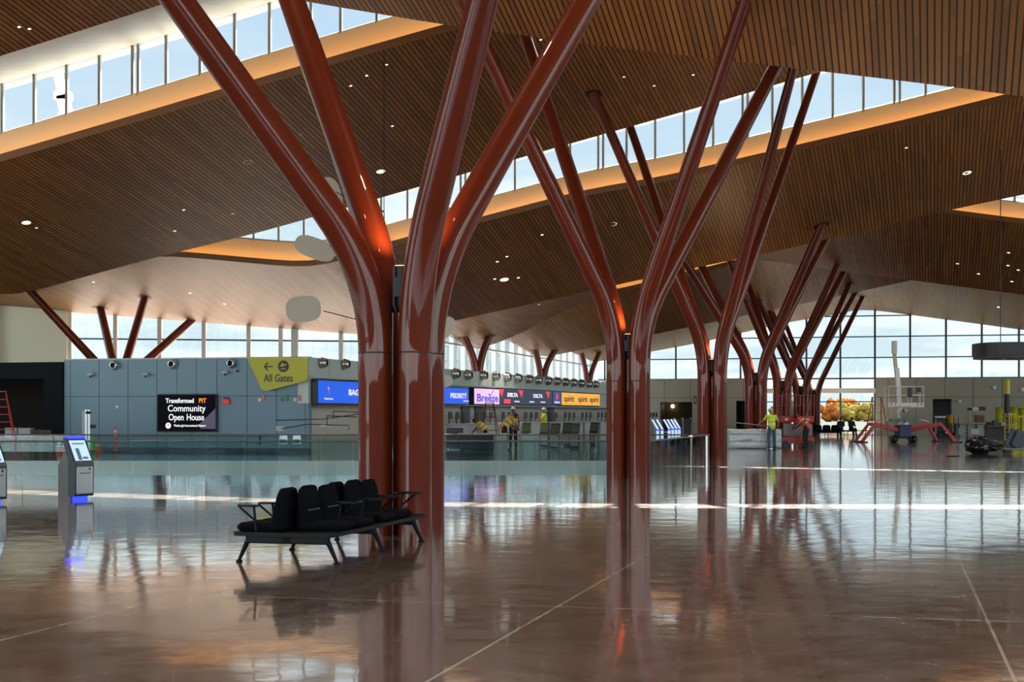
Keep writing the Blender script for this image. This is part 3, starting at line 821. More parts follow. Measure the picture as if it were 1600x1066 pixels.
def scr_m(n, c, es=.9): return mat(n, c, .4, emit=c, es=es)
sb1 = scr_m('display_blue', (16, 84, 214)); spk = scr_m('display_pink', (226, 180, 224)); snv = scr_m('display_navy', (22, 34, 60), .8); sor = scr_m('display_orange', (236, 166, 50)); sbm = scr_m('display_deep_blue', (22, 52, 128), .8)
t_lp = scr_m('display_text_pale', (226, 214, 240)); t_bl = scr_m('display_text_blue', (40, 62, 190)); t_dk = scr_m('display_text_dark', (44, 34, 24)); t_rd = scr_m('display_text_red', (222, 44, 66))
def display(px0, px1, top, bot, m, label, build):
    a_, da = tw(px0, top, .32); b_, db = tw(px1, top, .32); zb = tw((px0 + px1) / 2, bot, .32)[0].z; zt = tw((px0 + px1) / 2, top if isinstance(top, (int, float)) else top, .32)[0].z
    w_ = db - da; h_ = zt - zb
    c = P0 + NE * .32 + E * (da + w_ / 2); r = thing('airline_display', label, 'screen', (c.x, c.y, (zt + zb) / 2), RZE, None)
    MB().rbox(-w_ / 2 - .04, w_ / 2 + .04, .0, .3, -h_ / 2 - .05, h_ / 2 + .05, .02).obj('case', black, r)
    MB().box(-w_ / 2, w_ / 2, -.006, 0, -h_ / 2, h_ / 2).obj('screen', m, r)
    build(r, w_, h_)
def wing(r, x, z, s_, m1, m2):
    MB().prism([(x - .5 * s_, z + 1. * s_), (x + .3 * s_, z + .4 * s_), (x + .6 * s_, z - .9 * s_), (x - .1 * s_, z - .1 * s_)], -.012, -.007).obj('logo_mark', m1, r)
    MB().prism([(x - .5 * s_, z + 1. * s_), (x + .1 * s_, z + .6 * s_), (x - .1 * s_, z + .2 * s_)], -.015, -.012).obj('logo_mark', m2, r)
def b1_(r, w_, h_):
    text_mesh('lettering', 'BAG DROP', .34, t_lp, r, up_text(-w_ * .06, -.01, 0), bold=.01, xs=1.35 * w_ / 8.)
    wing(r, -w_ * .40, .05, .18, t_rd, t_lp); text_mesh('lettering', 'American', .14, t_lp, r, up_text(-w_ * .40, -.01, -h_ * .3), xs=1.6)
    MB().prism([(w_ * .12, h_ / 2), (w_ * .19, h_ / 2), (w_ * .16, h_ * .0)], -.012, -.007).obj('graphic', t_rd, r)
display(497, 640, 598, 631, sb1, 'blue BAG DROP display left of the nearest column tree', b1_)
def b2_(r, w_, h_):
    text_mesh('lettering', 'PRIORITY', .36, t_lp, r, up_text(w_ * .22, -.01, 0), bold=.01, xs=1.6); wing(r, w_ * .43, .05, .2, t_rd, t_lp); text_mesh('lettering', 'American', .14, t_lp, r, up_text(w_ * .43, -.01, -h_ * .3), xs=1.6)
display(672, 732, 606, 631, sb1, 'blue PRIORITY display right of the nearest column tree', b2_)
def b3_(r, w_, h_):
    text_mesh('lettering', 'Breeze', .58, t_bl, r, up_text(.1, -.01, -h_ * .12), bold=.012, xs=2.3)
    k = MB(); k.bar((w_ * .05, -.01, h_ * .18), (w_ * .12, -.01, h_ * .06), .02, .08); k.bar((w_ * .12, -.01, h_ * .06), (w_ * .26, -.01, h_ * .44), .02, .05); k.obj('tick_mark', t_bl, r)
display(741, 780, 608, 631.5, spk, 'pink display with a blue tick, left of the dark displays', b3_)
def b4_(r, w_, h_):
    text_mesh('lettering', 'DELTA', .3, t_lp, r, up_text(-w_ * .28, -.01, h_ * .1), bold=.012, xs=2.2); text_mesh('lettering', 'DELTA', .3, t_lp, r, up_text(w_ * .2, -.01, h_ * .1), bold=.012, xs=2.2)
    for q in (-.48, -.13, .4): MB().prism([(w_ * q - .5, h_ * .46), (w_ * q + .5, h_ * .46), (w_ * q + .15, -h_ * .05)], -.012, -.007).obj('graphic', t_rd, r)
    MB().box(-w_ * .43, -w_ * .32, -.012, -.007, -h_ * .47, -h_ * .18).obj('red_tile', t_rd, r)
    for q in (-.2, .08, .3): MB().box(w_ * q - .5, w_ * q + .5, -.012, -.007, -h_ * .36, -h_ * .28).obj('small_caption', t_lp, r)
display(781, 863, 609.5, 632, snv, 'long dark display with red wedges above the ticket counters', b4_)
def b5_(r, w_, h_):
    k = MB(); k.ball((0, -.01, h_ * .1), w_ * .14, .008, h_ * .27, 14, 8); k.obj('logo_mark', t_rd, r); text_mesh('lettering', 'Southwest', .16, t_lp, r, up_text(0, -.01, -h_ * .33), bold=.008, xs=1.8)
display(864, 876.5, 612.5, 632, sbm, 'narrow deep-blue display left of the orange one', b5_)
def b6_(r, w_, h_):
    for q in (-.32, .03, .34): text_mesh('lettering', 'spirit', .52, t_dk, r, up_text(w_ * q, -.01, 0), bold=.012, xs=2.3)
display(877.5, 937, 615, 633.5, sor, 'orange-yellow display at the right end of the row', b6_)

# counters with monitors along the back of the hall
cnt = mat('counter_white', (188, 188, 186), .4)
def counter(px, label):
    p, d = tw(px, 660, .4); r = thing('ticket_counter', label, 'counter', (p.x, p.y, 0), RZE, 'white ticket counters under the displays')
    MB().rbox(-1.9, 1.9, -.35, .35, .0, 1.0, .03).obj('body', cnt, r); MB().rbox(-2.0, 2.0, -.45, .4, 1.0, 1.06, .02).obj('top', white_p, r)
    for x in (-1.2, -.1, 1.):
        m_ = MB(); m_.rbox(x - .26, x + .26, -.02, .03, 1.3, 1.66, .01).obj('monitor', black, r)
        MB().cyl((x, .06, 1.06), (x, .06, 1.4), .03, n=8).obj('monitor_stand', black, r)
    return r
c0 = counter(716, 'white ticket counter with black monitors under the row of displays')
d0 = tw(716, 660, .4)[1]
for i in range(1, 12):
    p = P0 + NE * .4 + E * (d0 + 4.4 * i); dup(c0, (p.x, p.y, 0), RZE, 'white ticket counter with black monitors under the row of displays', 'white ticket counters under the displays')

# ================================================================== glass railings
def yb(py): return 3584. / (py - HZ)
hr = mat('handrail_bronze', (112, 100, 94), .3, .7)
RH = .86
def railing(label, A_, B_, pitch, side, name='glass_railing', below=.32):
    A_ = Vector(A_); B_ = Vector(B_); L = (B_ - A_).length; d = (B_ - A_).normalized(); rz = math.atan2(d.y, d.x)
    r = thing(name, label, 'railing', A_, rz)
    n = round(L / pitch); pitch = L / n
    for i in range(n):
        MB().box(i * pitch + .012, (i + 1) * pitch - .012, -.008, .008, -below, RH - .02).obj('glass_panel', rail_glass, r)
    b = MB(); b.tube([(0, 0, RH), (L, 0, RH)], .024, 10); b.obj('handrail', hr, r)
    ft = MB()
    for i in range(n):
        for fx in (.22, .78): ft.tube([((i + fx) * pitch, -.03, -.12), ((i + fx) * pitch, .03, -.12)], .022, 8)
    ft.obj('glass_fixing', steel, r)
    MB().box(0, L, .03 * side - .01, .03 * side + .01, -.5, -.005).obj('edge_cover', slab_edge, r)
    return r
railing('long glass railing in front, running from the left edge to the second column tree', (-17, RY0 + .06, 0), (RXF, RY0 + .06, 0), .93, -1)
railing('rear glass railing on the far side of the floor opening', (-24, 48.94, 0), (RXB - .1, 48.94, 0), 1.24, 1)
railing('short glass railing receding from the second to the third column tree', (RXF, RY0 + .1, 0), (RXB + .1, 49, 0), 1.2, -1)
rp = MB(); rp.box(-.03, .03, -.03, .03, 0, RH); o = rp.obj('end_post', steel); o.location = (gx(1104, 46.5), 46.5, 0); tag(o, 'slim steel post at the far end of the short glass railing', 'post')

# ================================================================== suspended panels
mob = thing('hanging_mobile', 'off-white rounded panels hanging on thin dark rods behind the nearest column tree', 'mobile', (gx(560, 44), 44, 0))
mpan = mat('mobile_panel', (196, 186, 170), .55)
mroot = Vector(mob.location)
def panel(px, py, w, h, tilt, rot=0.):
    c = pt(px, py, 44) - mroot; n = 28
    vs = []
    for q in (0, 1):
        for j in range(n):
            a_ = 2 * PI * j / n
            ex = abs(math.cos(a_)) ** .75 * math.copysign(1, math.cos(a_)) * w / 2; ez = abs(math.sin(a_)) ** .75 * math.copysign(1, math.sin(a_)) * h / 2
            xx = ex * math.cos(tilt) - ez * math.sin(tilt); zz = ex * math.sin(tilt) + ez * math.cos(tilt)
            vs.append((c.x + xx, c.y + xx * rot + q * .03, c.z + zz))
    m_ = MB(); m_.add(vs, [tuple(range(n)), tuple(range(2 * n - 1, n - 1, -1))] + [(i, (i + 1) % n, (i + 1) % n + n, i + n) for i in range(n)]); m_.obj('panel', mpan, mob)
    return c
q1 = panel(514, 312, .78, 1.35, .2, .3); q2 = panel(492, 388, 1.2, .62, -.35, .3); q3 = panel(474, 483, 1.02, .78, .1, .2); q4 = panel(697, 512, .4, .7, -.5, .3); q5 = panel(694, 597, .5, .35, .3, .2)
rb = MB()
def P(px, py): return pt(px, py, 44) - mroot
for ln in ([(505, 486), (560, 500), (650, 500), (690, 512)], [(600, 330), (605, 500)], [(525, 300), (560, 320), (600, 330)], [(515, 385), (560, 360), (600, 330)], [(605, 500), (612, 640)], [(432, 657), (505, 655), (612, 640)], [(521, 643), (521, 655)], [(521, 643), (612, 646)], [(511, 650), (558, 652)], [(511, 650), (511, 665)], [(440, 670), (480, 663), (545, 665), (545, 672)], [(612, 600), (690, 598)]):
    rb.tube([P(*a_) for a_ in ln], .014, 6)
rb.obj('rod', black, mob)
q6 = panel(510.5, 665.5, .42, .07, 0, .2)
top, _ = hit_ceiling(600, 100, 43.5, 44.6)
rb = MB(); rb.cyl(P(600, 330), Vector((P(600, 330).x, P(600, 330).y, ceil_h(pt(600, 330, 44).x, 44)[0] + .1)), .012, n=6); rb.obj('suspension_cable', black, mob)

# ================================================================== ceiling downlights
big = [(283, 262), (387, 253), (41, 348), (569, 238), (595, 268), (769, 218), (957, 350), (1242, 320), (1398, 243), (1511, 270), (1460, 386), (788, 437), (1221, 443)]
small = [(85,310),(101,337),(57,356),(71,352),(137,368),(179,320),(232,334),(215,353),(248,319),(287,328),(276,301),(331,330),(351,306),(364,334),(311,347),(273,361),(279,274),(604,101),(573,118),(548,134),(569,149),(652,115),(677,129),(654,157),(622,181),(613,197),(591,193),(491,193),(478,234),(470,210),(515,266),(804,68),(845,62),(909,102),(922,113),(959,118),(975,120),(997,124),(1022,134),(1083,117),(1548,191),(1572,185),(1590,187),(1538,207),(1516,229),(1361,234),(1335,242),(1298,254),(1416,231),(1419,248),(1454,264),(1506,262),(1405,300),(1344,290),(1261,285),(1134,302),(1315,278),(847,367),(864,377),(820,381),(804,388),(792,401),(777,409),(766,395),(754,420),(763,442),(763,448),(773,436),(810,434),(827,447),(825,458),(786,458),(768,461),(737,477),(715,480),(710,470),(842,476),(859,479),(1418,367),(1415,388),(1409,401),(1438,400),(1445,388),(1496,412),(1506,429),(1529,428),(1534,403),(1547,420),(1548,434),(1576,395),(1575,415),(1591,422),(1581,440),(146,441),(162,442),(189,440),(204,441),(88,457),(297,458),(251,472),(317,468),(351,475),(429,489),(500,497),(30,42),(46,45),(84,8),(120,21),(139,21),(1505,478),(1560,480),(1430,478)]
proto = {}
for lst, r_, lab, grp, nm in ((big, .16, 'added fill light, a round disc in the unseen part of the slatted ceiling', 'large downlights and added fill discs in the slatted ceiling', 'downlight_or_fill_disc'), (small, .055, 'tiny round white spot set in the slatted wood ceiling', 'tiny spots in the slatted ceiling', 'ceiling_spot')):
    for c, y in lst:
        p, k = hit_ceiling(c, y)
        if p is None: continue
        sc_ = max(.8, p.y / 55)
        nrm = ceil_normal(p.x, p.y)
        if nm not in proto:
            b = MB(); b.lathe([(0, -.02), (.8, -.03), (1.0, -.045), (1.05, 0.)], n=14); o = b.obj(nm, mat('lamp_face', (255, 246, 232), .4, emit=(255, 240, 220), es=1.3)); proto[nm] = o
        else:
            o = proto[nm].copy(); COL.objects.link(o)
        o.location = p - nrm * .005; o.rotation_euler = nrm.to_track_quat('Z', 'Y').to_euler(); o.scale = (r_ * sc_, r_ * sc_, r_ * sc_)
        tag(o, lab, 'ceiling light', grp)

# added fill spots: an unseen grid brightening the floor, discs overhead and behind
dn = 0
for s_ in (-22, -10, 0, 11, 29, 46, 62):
    for t_ in (-14, -4, 5, 15):
        p = W(s_, t_); h_, k_ = ceil_h(p.x, p.y)
        if k_ < 0: continue
        if s_ <= 11:
            o = proto['downlight_or_fill_disc'].copy(); COL.objects.link(o); nrm = ceil_normal(p.x, p.y)
            o.location = Vector((p.x, p.y, h_)) - nrm * .005; o.rotation_euler = nrm.to_track_quat('Z', 'Y').to_euler(); o.scale = (.16, .16, .16)
            tag(o, 'added fill light, a round disc in the unseen part of the slatted ceiling', 'ceiling light', 'large downlights and added fill discs in the slatted ceiling')
        ld = bpy.data.lights.new('fill_spot', 'SPOT'); ld.energy = FILL; ld.color = (1, .86, .7); ld.spot_size = 1.9; ld.spot_blend = .8; ld.shadow_soft_size = .16
        lo = bpy.data.objects.new('fill_spot', ld); COL.objects.link(lo); lo.location = (p.x, p.y, h_ - .12)
# ================================================================== the black bench by the nearest tree
RZU = math.atan2(U.y, U.x)
benchm = mat('bench_black', (9, 10, 13), .5, spec=.2); cush = mat('cushion_black', (9, 11, 18), .9, spec=.1, noise_amt=.15, nscale=60); trimg = mat('seat_trim_grey', (92, 96, 100), .4, .4)
# local frame: x along the length (away), y to the left, z up
def make_bench(label, loc, rz, seats, group='black back-to-back waiting benches', L=3.1):
    r = thing('waiting_bench', label, 'bench', loc, rz, group)
    b = MB(); hw = .57
    b.prism([(-.02, -hw + .05), (.05, -hw), (L - .05, -hw), (L + .02, -hw + .05), (L + .02, hw - .05), (L - .05, hw), (.05, hw), (-.02, hw - .05)], .285, .325, 'z')
    b.obj('platform', benchm, r)
    b = MB(); b.rbox(.1, L - .1, -.06, .06, .2, .285, .01)
    for x in (.14, L / 2, L - .14): b.rbox(x - .04, x + .04, -.46, .46, .2, .285, .01)
    b.obj('beam', benchm, r)
    for x in (.14, L / 2, L - .14):
        for sy in (-1, 1):
            b = MB(); b.tube([(x, .42 * sy, .27), (x, .46 * sy, .2), (x - .0, .545 * sy, .02)], [.035, .028, .018], 10); lg = b.obj('leg', benchm, r)
            b = MB(); b.lathe([(0, 0), (.035, 0), (.035, .014), (.018, .022)], (x, .545 * sy, 0), 14); b.obj('foot', benchm, lg)
    for x, sy in seats:
        b = MB(); b.rbox(x - .27, x + .27, min(.04 * sy, .53 * sy), max(.04 * sy, .53 * sy), .325, .415, .03); b.obj('seat', cush, r)
        # tapering rounded backrest leaning away from the sitter
        sec = []
        n = 12
        for z, w_, yo, th in ((.36, .27, .16, .13), (.45, .275, .155, .12), (.6, .265, .125, .09), (.7, .245, .10, .065), (.755, .21, .085, .045), (.775, .15, .08, .02)):
            ring = []
            for j in range(16):
                a_ = 2 * PI * j / 16
                ring.append((x + w_ * abs(math.cos(a_)) ** .4 * math.copysign(1, math.cos(a_)), sy * (yo - th * .5 + th * .5 * abs(math.sin(a_)) ** .6 * math.copysign(1, math.sin(a_))) + .0, z))
            sec.append(ring)
        vs = [p for ring in sec for p in ring]; fs = []
        for i in range(len(sec) - 1):
            for j in range(16):
                q = (j + 1) % 16; f = (i * 16 + j, i * 16 + q, (i + 1) * 16 + q, (i + 1) * 16 + j); fs.append(f if sy > 0 else f[::-1])
        fs.append(tuple(range(len(vs) - 16, len(vs)))); 
        b = MB(); b.add(vs, fs, True); bk = b.obj('backrest', cush, r)
        b = MB(); b.rbox(x - .16, x + .16, min(sy * .13, sy * .145), max(sy * .13, sy * .145), .53, .545, .003); b.obj('back_seam', trimg, bk)
    return r
def arm(r, x, sy, tx, out=0.):
    a_ = MB(); a_.tube([(x, .3 * sy, .33), (x + .02, .33 * sy, .55), (x + .03, .34 * sy, .585)], .014, 8); a_.tube([(x + .02, .33 * sy, .45), (x + .02, .47 * sy, .56), (x + .02, .5 * sy, .585)], .012, 8)
    o = a_.obj('armrest', benchm, r)
    t_ = MB(); n = 20; 
    vs = []
    for z in (.585, .605):
        for j in range(n):
            an = 2 * PI * j / n
            vs.append((x + .02 + tx * math.cos(an), sy * .4 + (.12 + out) * math.sin(an), z))
    t_.add(vs, [tuple(range(n - 1, -1, -1)), tuple(range(n, 2 * n))] + [(i, (i + 1) % n, (i + 1) % n + n, i + n) for i in range(n)])
    t_.obj('arm_tablet', benchm, o)
Pb = Vector((gx(441, 15.25), 15.25, 0))
seats = [(.30, 1), (.86, 1), (1.68, 1), (2.24, 1), (.52, -1), (1.08, -1), (1.86, -1), (2.40, -1)]
bench = make_bench('black back-to-back waiting bench in front of the nearest column tree', Pb, RZU, [(a_ + (0 if s_ > 0 else .0), s_) for a_, s_ in seats])
arm(bench, .02, 1, .05); arm(bench, .5, 1, .05, -.02); arm(bench, .78, -1, .05, .02); arm(bench, 1.5, -1, .06, .04); arm(bench, 1.42, 1, .06); arm(bench, 2.12, -1, .06, .02); arm(bench, 2.86, -1, .08, .05)

# ================================================================== check-in kiosks
ks = mat('kiosk_silver', (150, 152, 156), .35, .3); kd = mat('kiosk_dark', (40, 46, 56), .35); kside = mat('kiosk_side', (112, 106, 106), .5)
kscr = mat('kiosk_screen', (190, 214, 230), .2, emit=(176, 208, 228), es=.7); kscr_d = mat('kiosk_screen_map', (70, 100, 110), .3, emit=(80, 112, 122), es=.5)
kscr_off = mat('kiosk_screen_idle', (46, 54, 44), .4, emit=(52, 60, 48), es=.35)
def make_kiosk(label, loc, rz, group=None, screen=kscr, glow=True, art=True):
    """front looks along -y"""
    r = thing('checkin_kiosk', label, 'kiosk', loc, rz, group)
    w_ = .2
    # pedestal behind
    b = MB(); b.prism([(.02, 0), (.36, 0), (.36, .62), (.2, .86), (.02, .74)], -w_ + .01, w_ - .01, 'x'); b.obj('pedestal', kside, r)
    # dark curved spine carrying the head
    b = MB(); b.prism([(-.12, .06), (.03, .06), (.05, .1), (.05, .72), (.2, 1.06), (.18, 1.12), (.12, 1.13), (.0, .92), (-.1, .7), (-.14, .66), (-.14, .1)], -w_ - .012, w_ + .012, 'x'); b.obj('housing', kd, r)
    b = MB(); b.rbox(-w_ + .02, w_ - .02, -.165, -.135, .1, .6, .012); fp = b.obj('front_panel', ks, r)
    MB().box(-.12, .12, -.169, -.164, .47, .485).obj('card_slot', black, fp); MB().tube([(.1, -.166, .555), (.1, -.172, .555)], .022, 12).obj('reader_symbol', black, fp)
    b = MB(); b.rbox(-w_ + .02, w_ - .02, -.16, -.1, .6, .665, .012); b.obj('shelf', kd, r)
    # tilted screen
    a0 = Vector((0, -.118, .69)); a1 = Vector((0, .095, 1.075)); n = Vector((0, -(a1 - a0).z, (a1 - a0).y)).normalized()
    def quad(x0, x1, u0, u1, off):
        ps = []
        for x, u_ in ((x0, u0), (x1, u0), (x1, u1), (x0, u1)):
            p = a0 + (a1 - a0) * u_ + n * off; ps.append((x, p.y, p.z))
        return ps
    b = MB(); b.add(quad(-w_ + .025, w_ - .025, .03, .97, .004) + quad(-w_ + .025, w_ - .025, .03, .97, .012), [(0, 3, 2, 1), (4, 5, 6, 7), (0, 1, 5, 4), (1, 2, 6, 5), (2, 3, 7, 6), (3, 0, 4, 7)])
    s_ = b.obj('screen', screen, r)
    if art:
        b = MB(); b.add(quad(-.1, -.02, .05, .6, .014), [(0, 1, 2, 3)]); b.add(quad(.0, .12, .1, .2, .014), [(0, 1, 2, 3)]); b.add(quad(-.13, .13, .78, .84, .014), [(0, 1, 2, 3)]); b.obj('screen_graphic', kscr_d, s_)
    if glow:
        b = MB(); b.rbox(-w_ - .005, w_ + .005, .1, .19, 1.085, 1.15, .015); b.obj('light_cap', blueglow, r)
        b = MB(); b.box(-w_ + .06, w_ - .06, -.06, .015, .0, .06); b.obj('base_light', blueglow, r)
    return r
kf = make_kiosk('grey check-in kiosk with a lit map screen and blue glow, whole in view', (gx(124, 26.9), 26.9, 0), .95, None)
dup(kf, (gx(-13, 25.8), 25.8, 0), .95, 'check-in kiosk cut off by the left edge of the photo')
kb = make_kiosk('grey kiosk in the ticket hall, second from the left of the kiosks there', (gx(867, 65), 65, 0), -.35, None, kscr_off, False, False)
for c, Y, rz, lab in ((851, 69, -.3, 'grey kiosk in the ticket hall standing just left of and behind a nearer one'), (898, 66.5, -.35, 'grey kiosk in the ticket hall, right of the white-shirted gap'), (886, 71, -.3, 'grey kiosk partly hidden behind another, middle of the ticket hall kiosks'), (928.5, 73, -.35, 'rightmost grey kiosk in the ticket hall, beside the second column tree'), (822, 72, -.3, 'dark-screened kiosk behind the green-topped pedestals')):
    dup(kb, (gx(c, Y), Y, 0), rz, lab.replace('right of the white-shirted gap', 'third from the right'))
kb['label'] = 'nearest grey kiosk in the ticket hall, just right of its twin behind'
gt = mat('pedestal_green_top', (150, 220, 180), .3, emit=(140, 220, 180), es=.4)
for c, Y, lab in ((782, 59.6, 'pale pedestal with a green-lit top, left one'), (823, 58.6, 'pale pedestal with a green-lit top, right one')):
    r = thing('bag_pedestal', lab, 'pedestal', (gx(c, Y), Y, 0), .3)
    MB().prism([(-.2, 0), (.26, 0), (.22, .74), (-.24, .68)], -.2, .2, 'y').obj('body', grey_l, r); MB().prism([(-.24, .69), (.22, .75), (.22, .77), (-.24, .71)], -.2, .2, 'y').obj('top', gt, r)
# slim kiosks lit white and blue in the far hall
kw = mat('kiosk_white_lit', (200, 220, 245), .3, emit=(190, 214, 250), es=.9); kbb = mat('kiosk_blue_lit', (60, 70, 200), .3, emit=(70, 80, 220), es=.9)
lp = None
for i, (c, Y) in enumerate(((1026, 88), (1033, 89.2), (1044, 91), (1049.5, 92.2), (1055, 93.4), (1060, 94.6))):
    loc_ = (gx(c, Y), Y, 0); lab = ('slim tilted white-lit kiosk in the far hall, %s') % ('leftmost of six', 'second of six', 'third of six, after a gap', 'fourth of six', 'fifth of six', 'rightmost of six')[i]
    if lp is None:
        lp = thing('slim_kiosk', lab, 'kiosk', loc_, 0)
        MB().prism([(-.02, 0), (.14, 0), (.12, .62), (.0, .62)], -.14, .14, 'y').obj('post', kw, lp)
        MB().prism([(-.3, 1.2), (-.22, 1.22), (.14, .62), (.04, .6)], -.2, .2, 'y').obj('screen', kw, lp); MB().prism([(-.02, .55), (.18, .55), (.14, .64), (.0, .64)], -.22, .22, 'y').obj('shelf', kbb, lp)
    else: dup(lp, loc_, 0, lab)

# ================================================================== people
skin = mat('skin', (176, 124, 98), .55); skin_d = mat('skin_dark', (96, 62, 46), .55)
hiviz = mat('hiviz_yellow', (190, 214, 30), .6); reflv = mat('reflective_tape', (220, 222, 214), .3); jean = mat('jeans_blue', (62, 84, 112), .8); drk = mat('dark_clothes', (28, 28, 34), .8); orv = mat('hiviz_orange', (226, 74, 34), .6); tanc = mat('tan_clothes', (150, 118, 72), .8); hat_w = mat('hard_hat_white', (216, 212, 200), .35); boots = mat('work_boots', (54, 38, 28), .7); hair = mat('hair_dark', (30, 22, 18), .8); yshirt = mat('yellow_shirt', (196, 160, 44), .7); greenc = mat('dark_green_jacket', (46, 62, 44), .8)
def capsule(b, p0, p1, r0, r1, n=10):
    p0 = Vector(p0); p1 = Vector(p1)
    b.tube([p0, p1], [r0, r1], n); b.ball(p0, r0, n=n, m=6); b.ball(p1, r1, n=n, m=6)
def person(label, loc, rz, pose, top=hiviz, legs=jean, hat=hat_w, sk=skin, vest_lines=True, sc=1., arms_bare=True):
    """local: faces +y. pose gives joints"""
    r = thing('person', label, 'person', loc, rz, None, sc)
    J_ = {'pelvis': (0, 0, .95), 'chest': (0, 0, 1.32), 'neck': (0, 0, 1.5), 'head': (0, .02, 1.66),
          'shL': (-.19, 0, 1.43), 'shR': (.19, 0, 1.43), 'elL': (-.25, .02, 1.14), 'elR': (.25, .02, 1.14), 'haL': (-.25, .14, .9), 'haR': (.25, .14, .9),
          'hiL': (-.09, 0, .92), 'hiR': (.09, 0, .92), 'knL': (-.11, .03, .5), 'knR': (.11, .03, .5), 'anL': (-.12, -.02, .09), 'anR': (.12, -.02, .09)}
    J_.update(pose); J_ = {k: Vector(v) for k, v in J_.items()}
    b = MB()
    capsule(b, J_['pelvis'], J_['chest'], .135, .15); capsule(b, J_['chest'], J_['neck'], .12, .06); capsule(b, J_['neck'], J_['head'], .055, .07)
    up = (J_['head'] - J_['neck']).normalized()
    b.ball(J_['head'] + up * .03, .078, .095, .115, 14, 10); fwd = Vector(pose.get('look', (0, 1, 0))).normalized()
    b.ball(J_['head'] + fwd * .09 + up * .0, .016, .02, .024, 8, 6)
    for sx in (-1, 1): b.ball(J_['head'] + Vector((sx * .078, 0, .02)), .012, .02, .03, 8, 6)
    for s_ in 'LR':
        sx = -1 if s_ == 'L' else 1
        capsule(b, J_['chest'] + Vector((0, 0, .05)), J_['sh' + s_], .1, .065)
        capsule(b, J_['sh' + s_], J_['el' + s_], .055, .042); capsule(b, J_['el' + s_], J_['ha' + s_], .042, .028)
        hd = (J_['ha' + s_] - J_['el' + s_]).normalized(); h0 = J_['ha' + s_]; side = Vector((1, 0, 0)) if abs(hd.x) < .8 else Vector((0, 0, 1))
        side = (side - hd * side.dot(hd)).normalized(); capsule(b, h0, h0 + hd * .07, .03, .032, 8)
        pn = hd.cross(side)
        for q, ln in ((-1.5, .07), (-.5, .085), (.5, .08), (1.5, .062)):
            f0 = h0 + hd * .08 + side * q * .018; f1 = f0 + hd * ln * .55; b.tube([f0, f1, f1 + hd * ln * .35 + pn * .02], [.009, .0085, .007], 6)
        b.tube([h0 + hd * .03 + side * -.03 * sx, h0 + hd * .075 + side * -.058 * sx], [.011, .009], 6)
        capsule(b, J_['hi' + s_], J_['kn' + s_], .082, .058); capsule(b, J_['kn' + s_], J_['an' + s_], .055, .038)
        fd = Vector(pose.get('foot' + s_, (0, 1, 0))).normalized(); capsule(b, J_['an' + s_] + Vector((0, 0, -.04)), J_['an' + s_] + fd * .13 + Vector((0, 0, -.055)), .038, .03, 8)
    b.obj('body', sk, r, remesh=.014)
    b = MB(); capsule(b, J_['pelvis'], J_['chest'], .155, .172, 14); capsule(b, J_['chest'], J_['chest'] + (J_['neck'] - J_['chest']) * .6, .15, .1, 14)
    for s_ in 'LR':
        capsule(b, J_['chest'] + Vector((0, 0, .04)), J_['sh' + s_], .12, .085); q = J_['sh' + s_]; capsule(b, q, q + (J_['el' + s_] - q) * (.55 if arms_bare else 1.), .075, .062)
        if not arms_bare: capsule(b, J_['el' + s_], J_['el' + s_] + (J_['ha' + s_] - J_['el' + s_]) * .85, .055, .045)
    t_ = b.obj('upper_clothing', top, r, remesh=.018)
    if vest_lines:
        b = MB(); d_ = (J_['chest'] - J_['pelvis'])
        for w_ in (.3, .85):
            c_ = J_['pelvis'] + d_ * w_; dn = d_.normalized(); a_ = dn.orthogonal().normalized(); e_ = dn.cross(a_)
            rr_ = .157 + .017 * w_
            vs = []
            for o_ in (-.022, .022):
                for j in range(20): vs.append(c_ + dn * o_ + (a_ * math.cos(2 * PI * j / 20) + e_ * math.sin(2 * PI * j / 20)) * (rr_ + .004))
            b.add(vs, [(j, (j + 1) % 20, 20 + (j + 1) % 20, 20 + j) for j in range(20)], True)
        b.obj('reflective_band', reflv, t_)
    b = MB(); capsule(b, J_['pelvis'], J_['pelvis'] + (J_['chest'] - J_['pelvis']) * .1, .15, .15, 14)
    for s_ in 'LR': capsule(b, J_['hi' + s_], J_['kn' + s_], .1, .076); capsule(b, J_['kn' + s_], J_['an' + s_] + Vector((0, 0, .02)), .075, .06)
    b.obj('trousers', legs, r, remesh=.018)
    for s_ in 'LR':
        fd = Vector(pose.get('foot' + s_, (0, 1, 0))).normalized(); b = MB(); capsule(b, J_['an' + s_] + Vector((0, 0, .03)), J_['an' + s_] + Vector((0, 0, -.04)), .05, .05); capsule(b, J_['an' + s_] + Vector((0, 0, -.04)), J_['an' + s_] + fd * .15 + Vector((0, 0, -.05)), .05, .04); b.obj('boot', boots, r, remesh=.014)
    hc = J_['head'] + up * .06
    b = MB()
    if hat is None: b.ball(hc + Vector((0, -.012, 0)), .088, .1, .085, 14, 8); b.obj('hair', hair, r)
    else:
        b.M = Matrix.Translation(hc) @ up.to_track_quat('Z', 'Y').to_matrix().to_4x4()
        b.lathe([(.118, .0), (.122, .004), (.105, .02), (.098, .06), (.07, .1), (.03, .118), (0, .12)], n=18); b.obj('hard_hat', hat, r)
    return r
bend = {'pelvis': (0, -.06, .92), 'chest': (0, .2, 1.18), 'neck': (0, .34, 1.27), 'head': (0, .42, 1.34), 'shL': (-.18, .26, 1.24), 'shR': (.18, .26, 1.24), 'elL': (-.22, .38, 1.0), 'elR': (.22, .38, 1.0), 'haL': (-.14, .52, .86), 'haR': (.14, .52, .86), 'hiL': (-.09, -.05, .9), 'hiR': (.09, -.05, .9), 'look': (0, .8, -.6)}
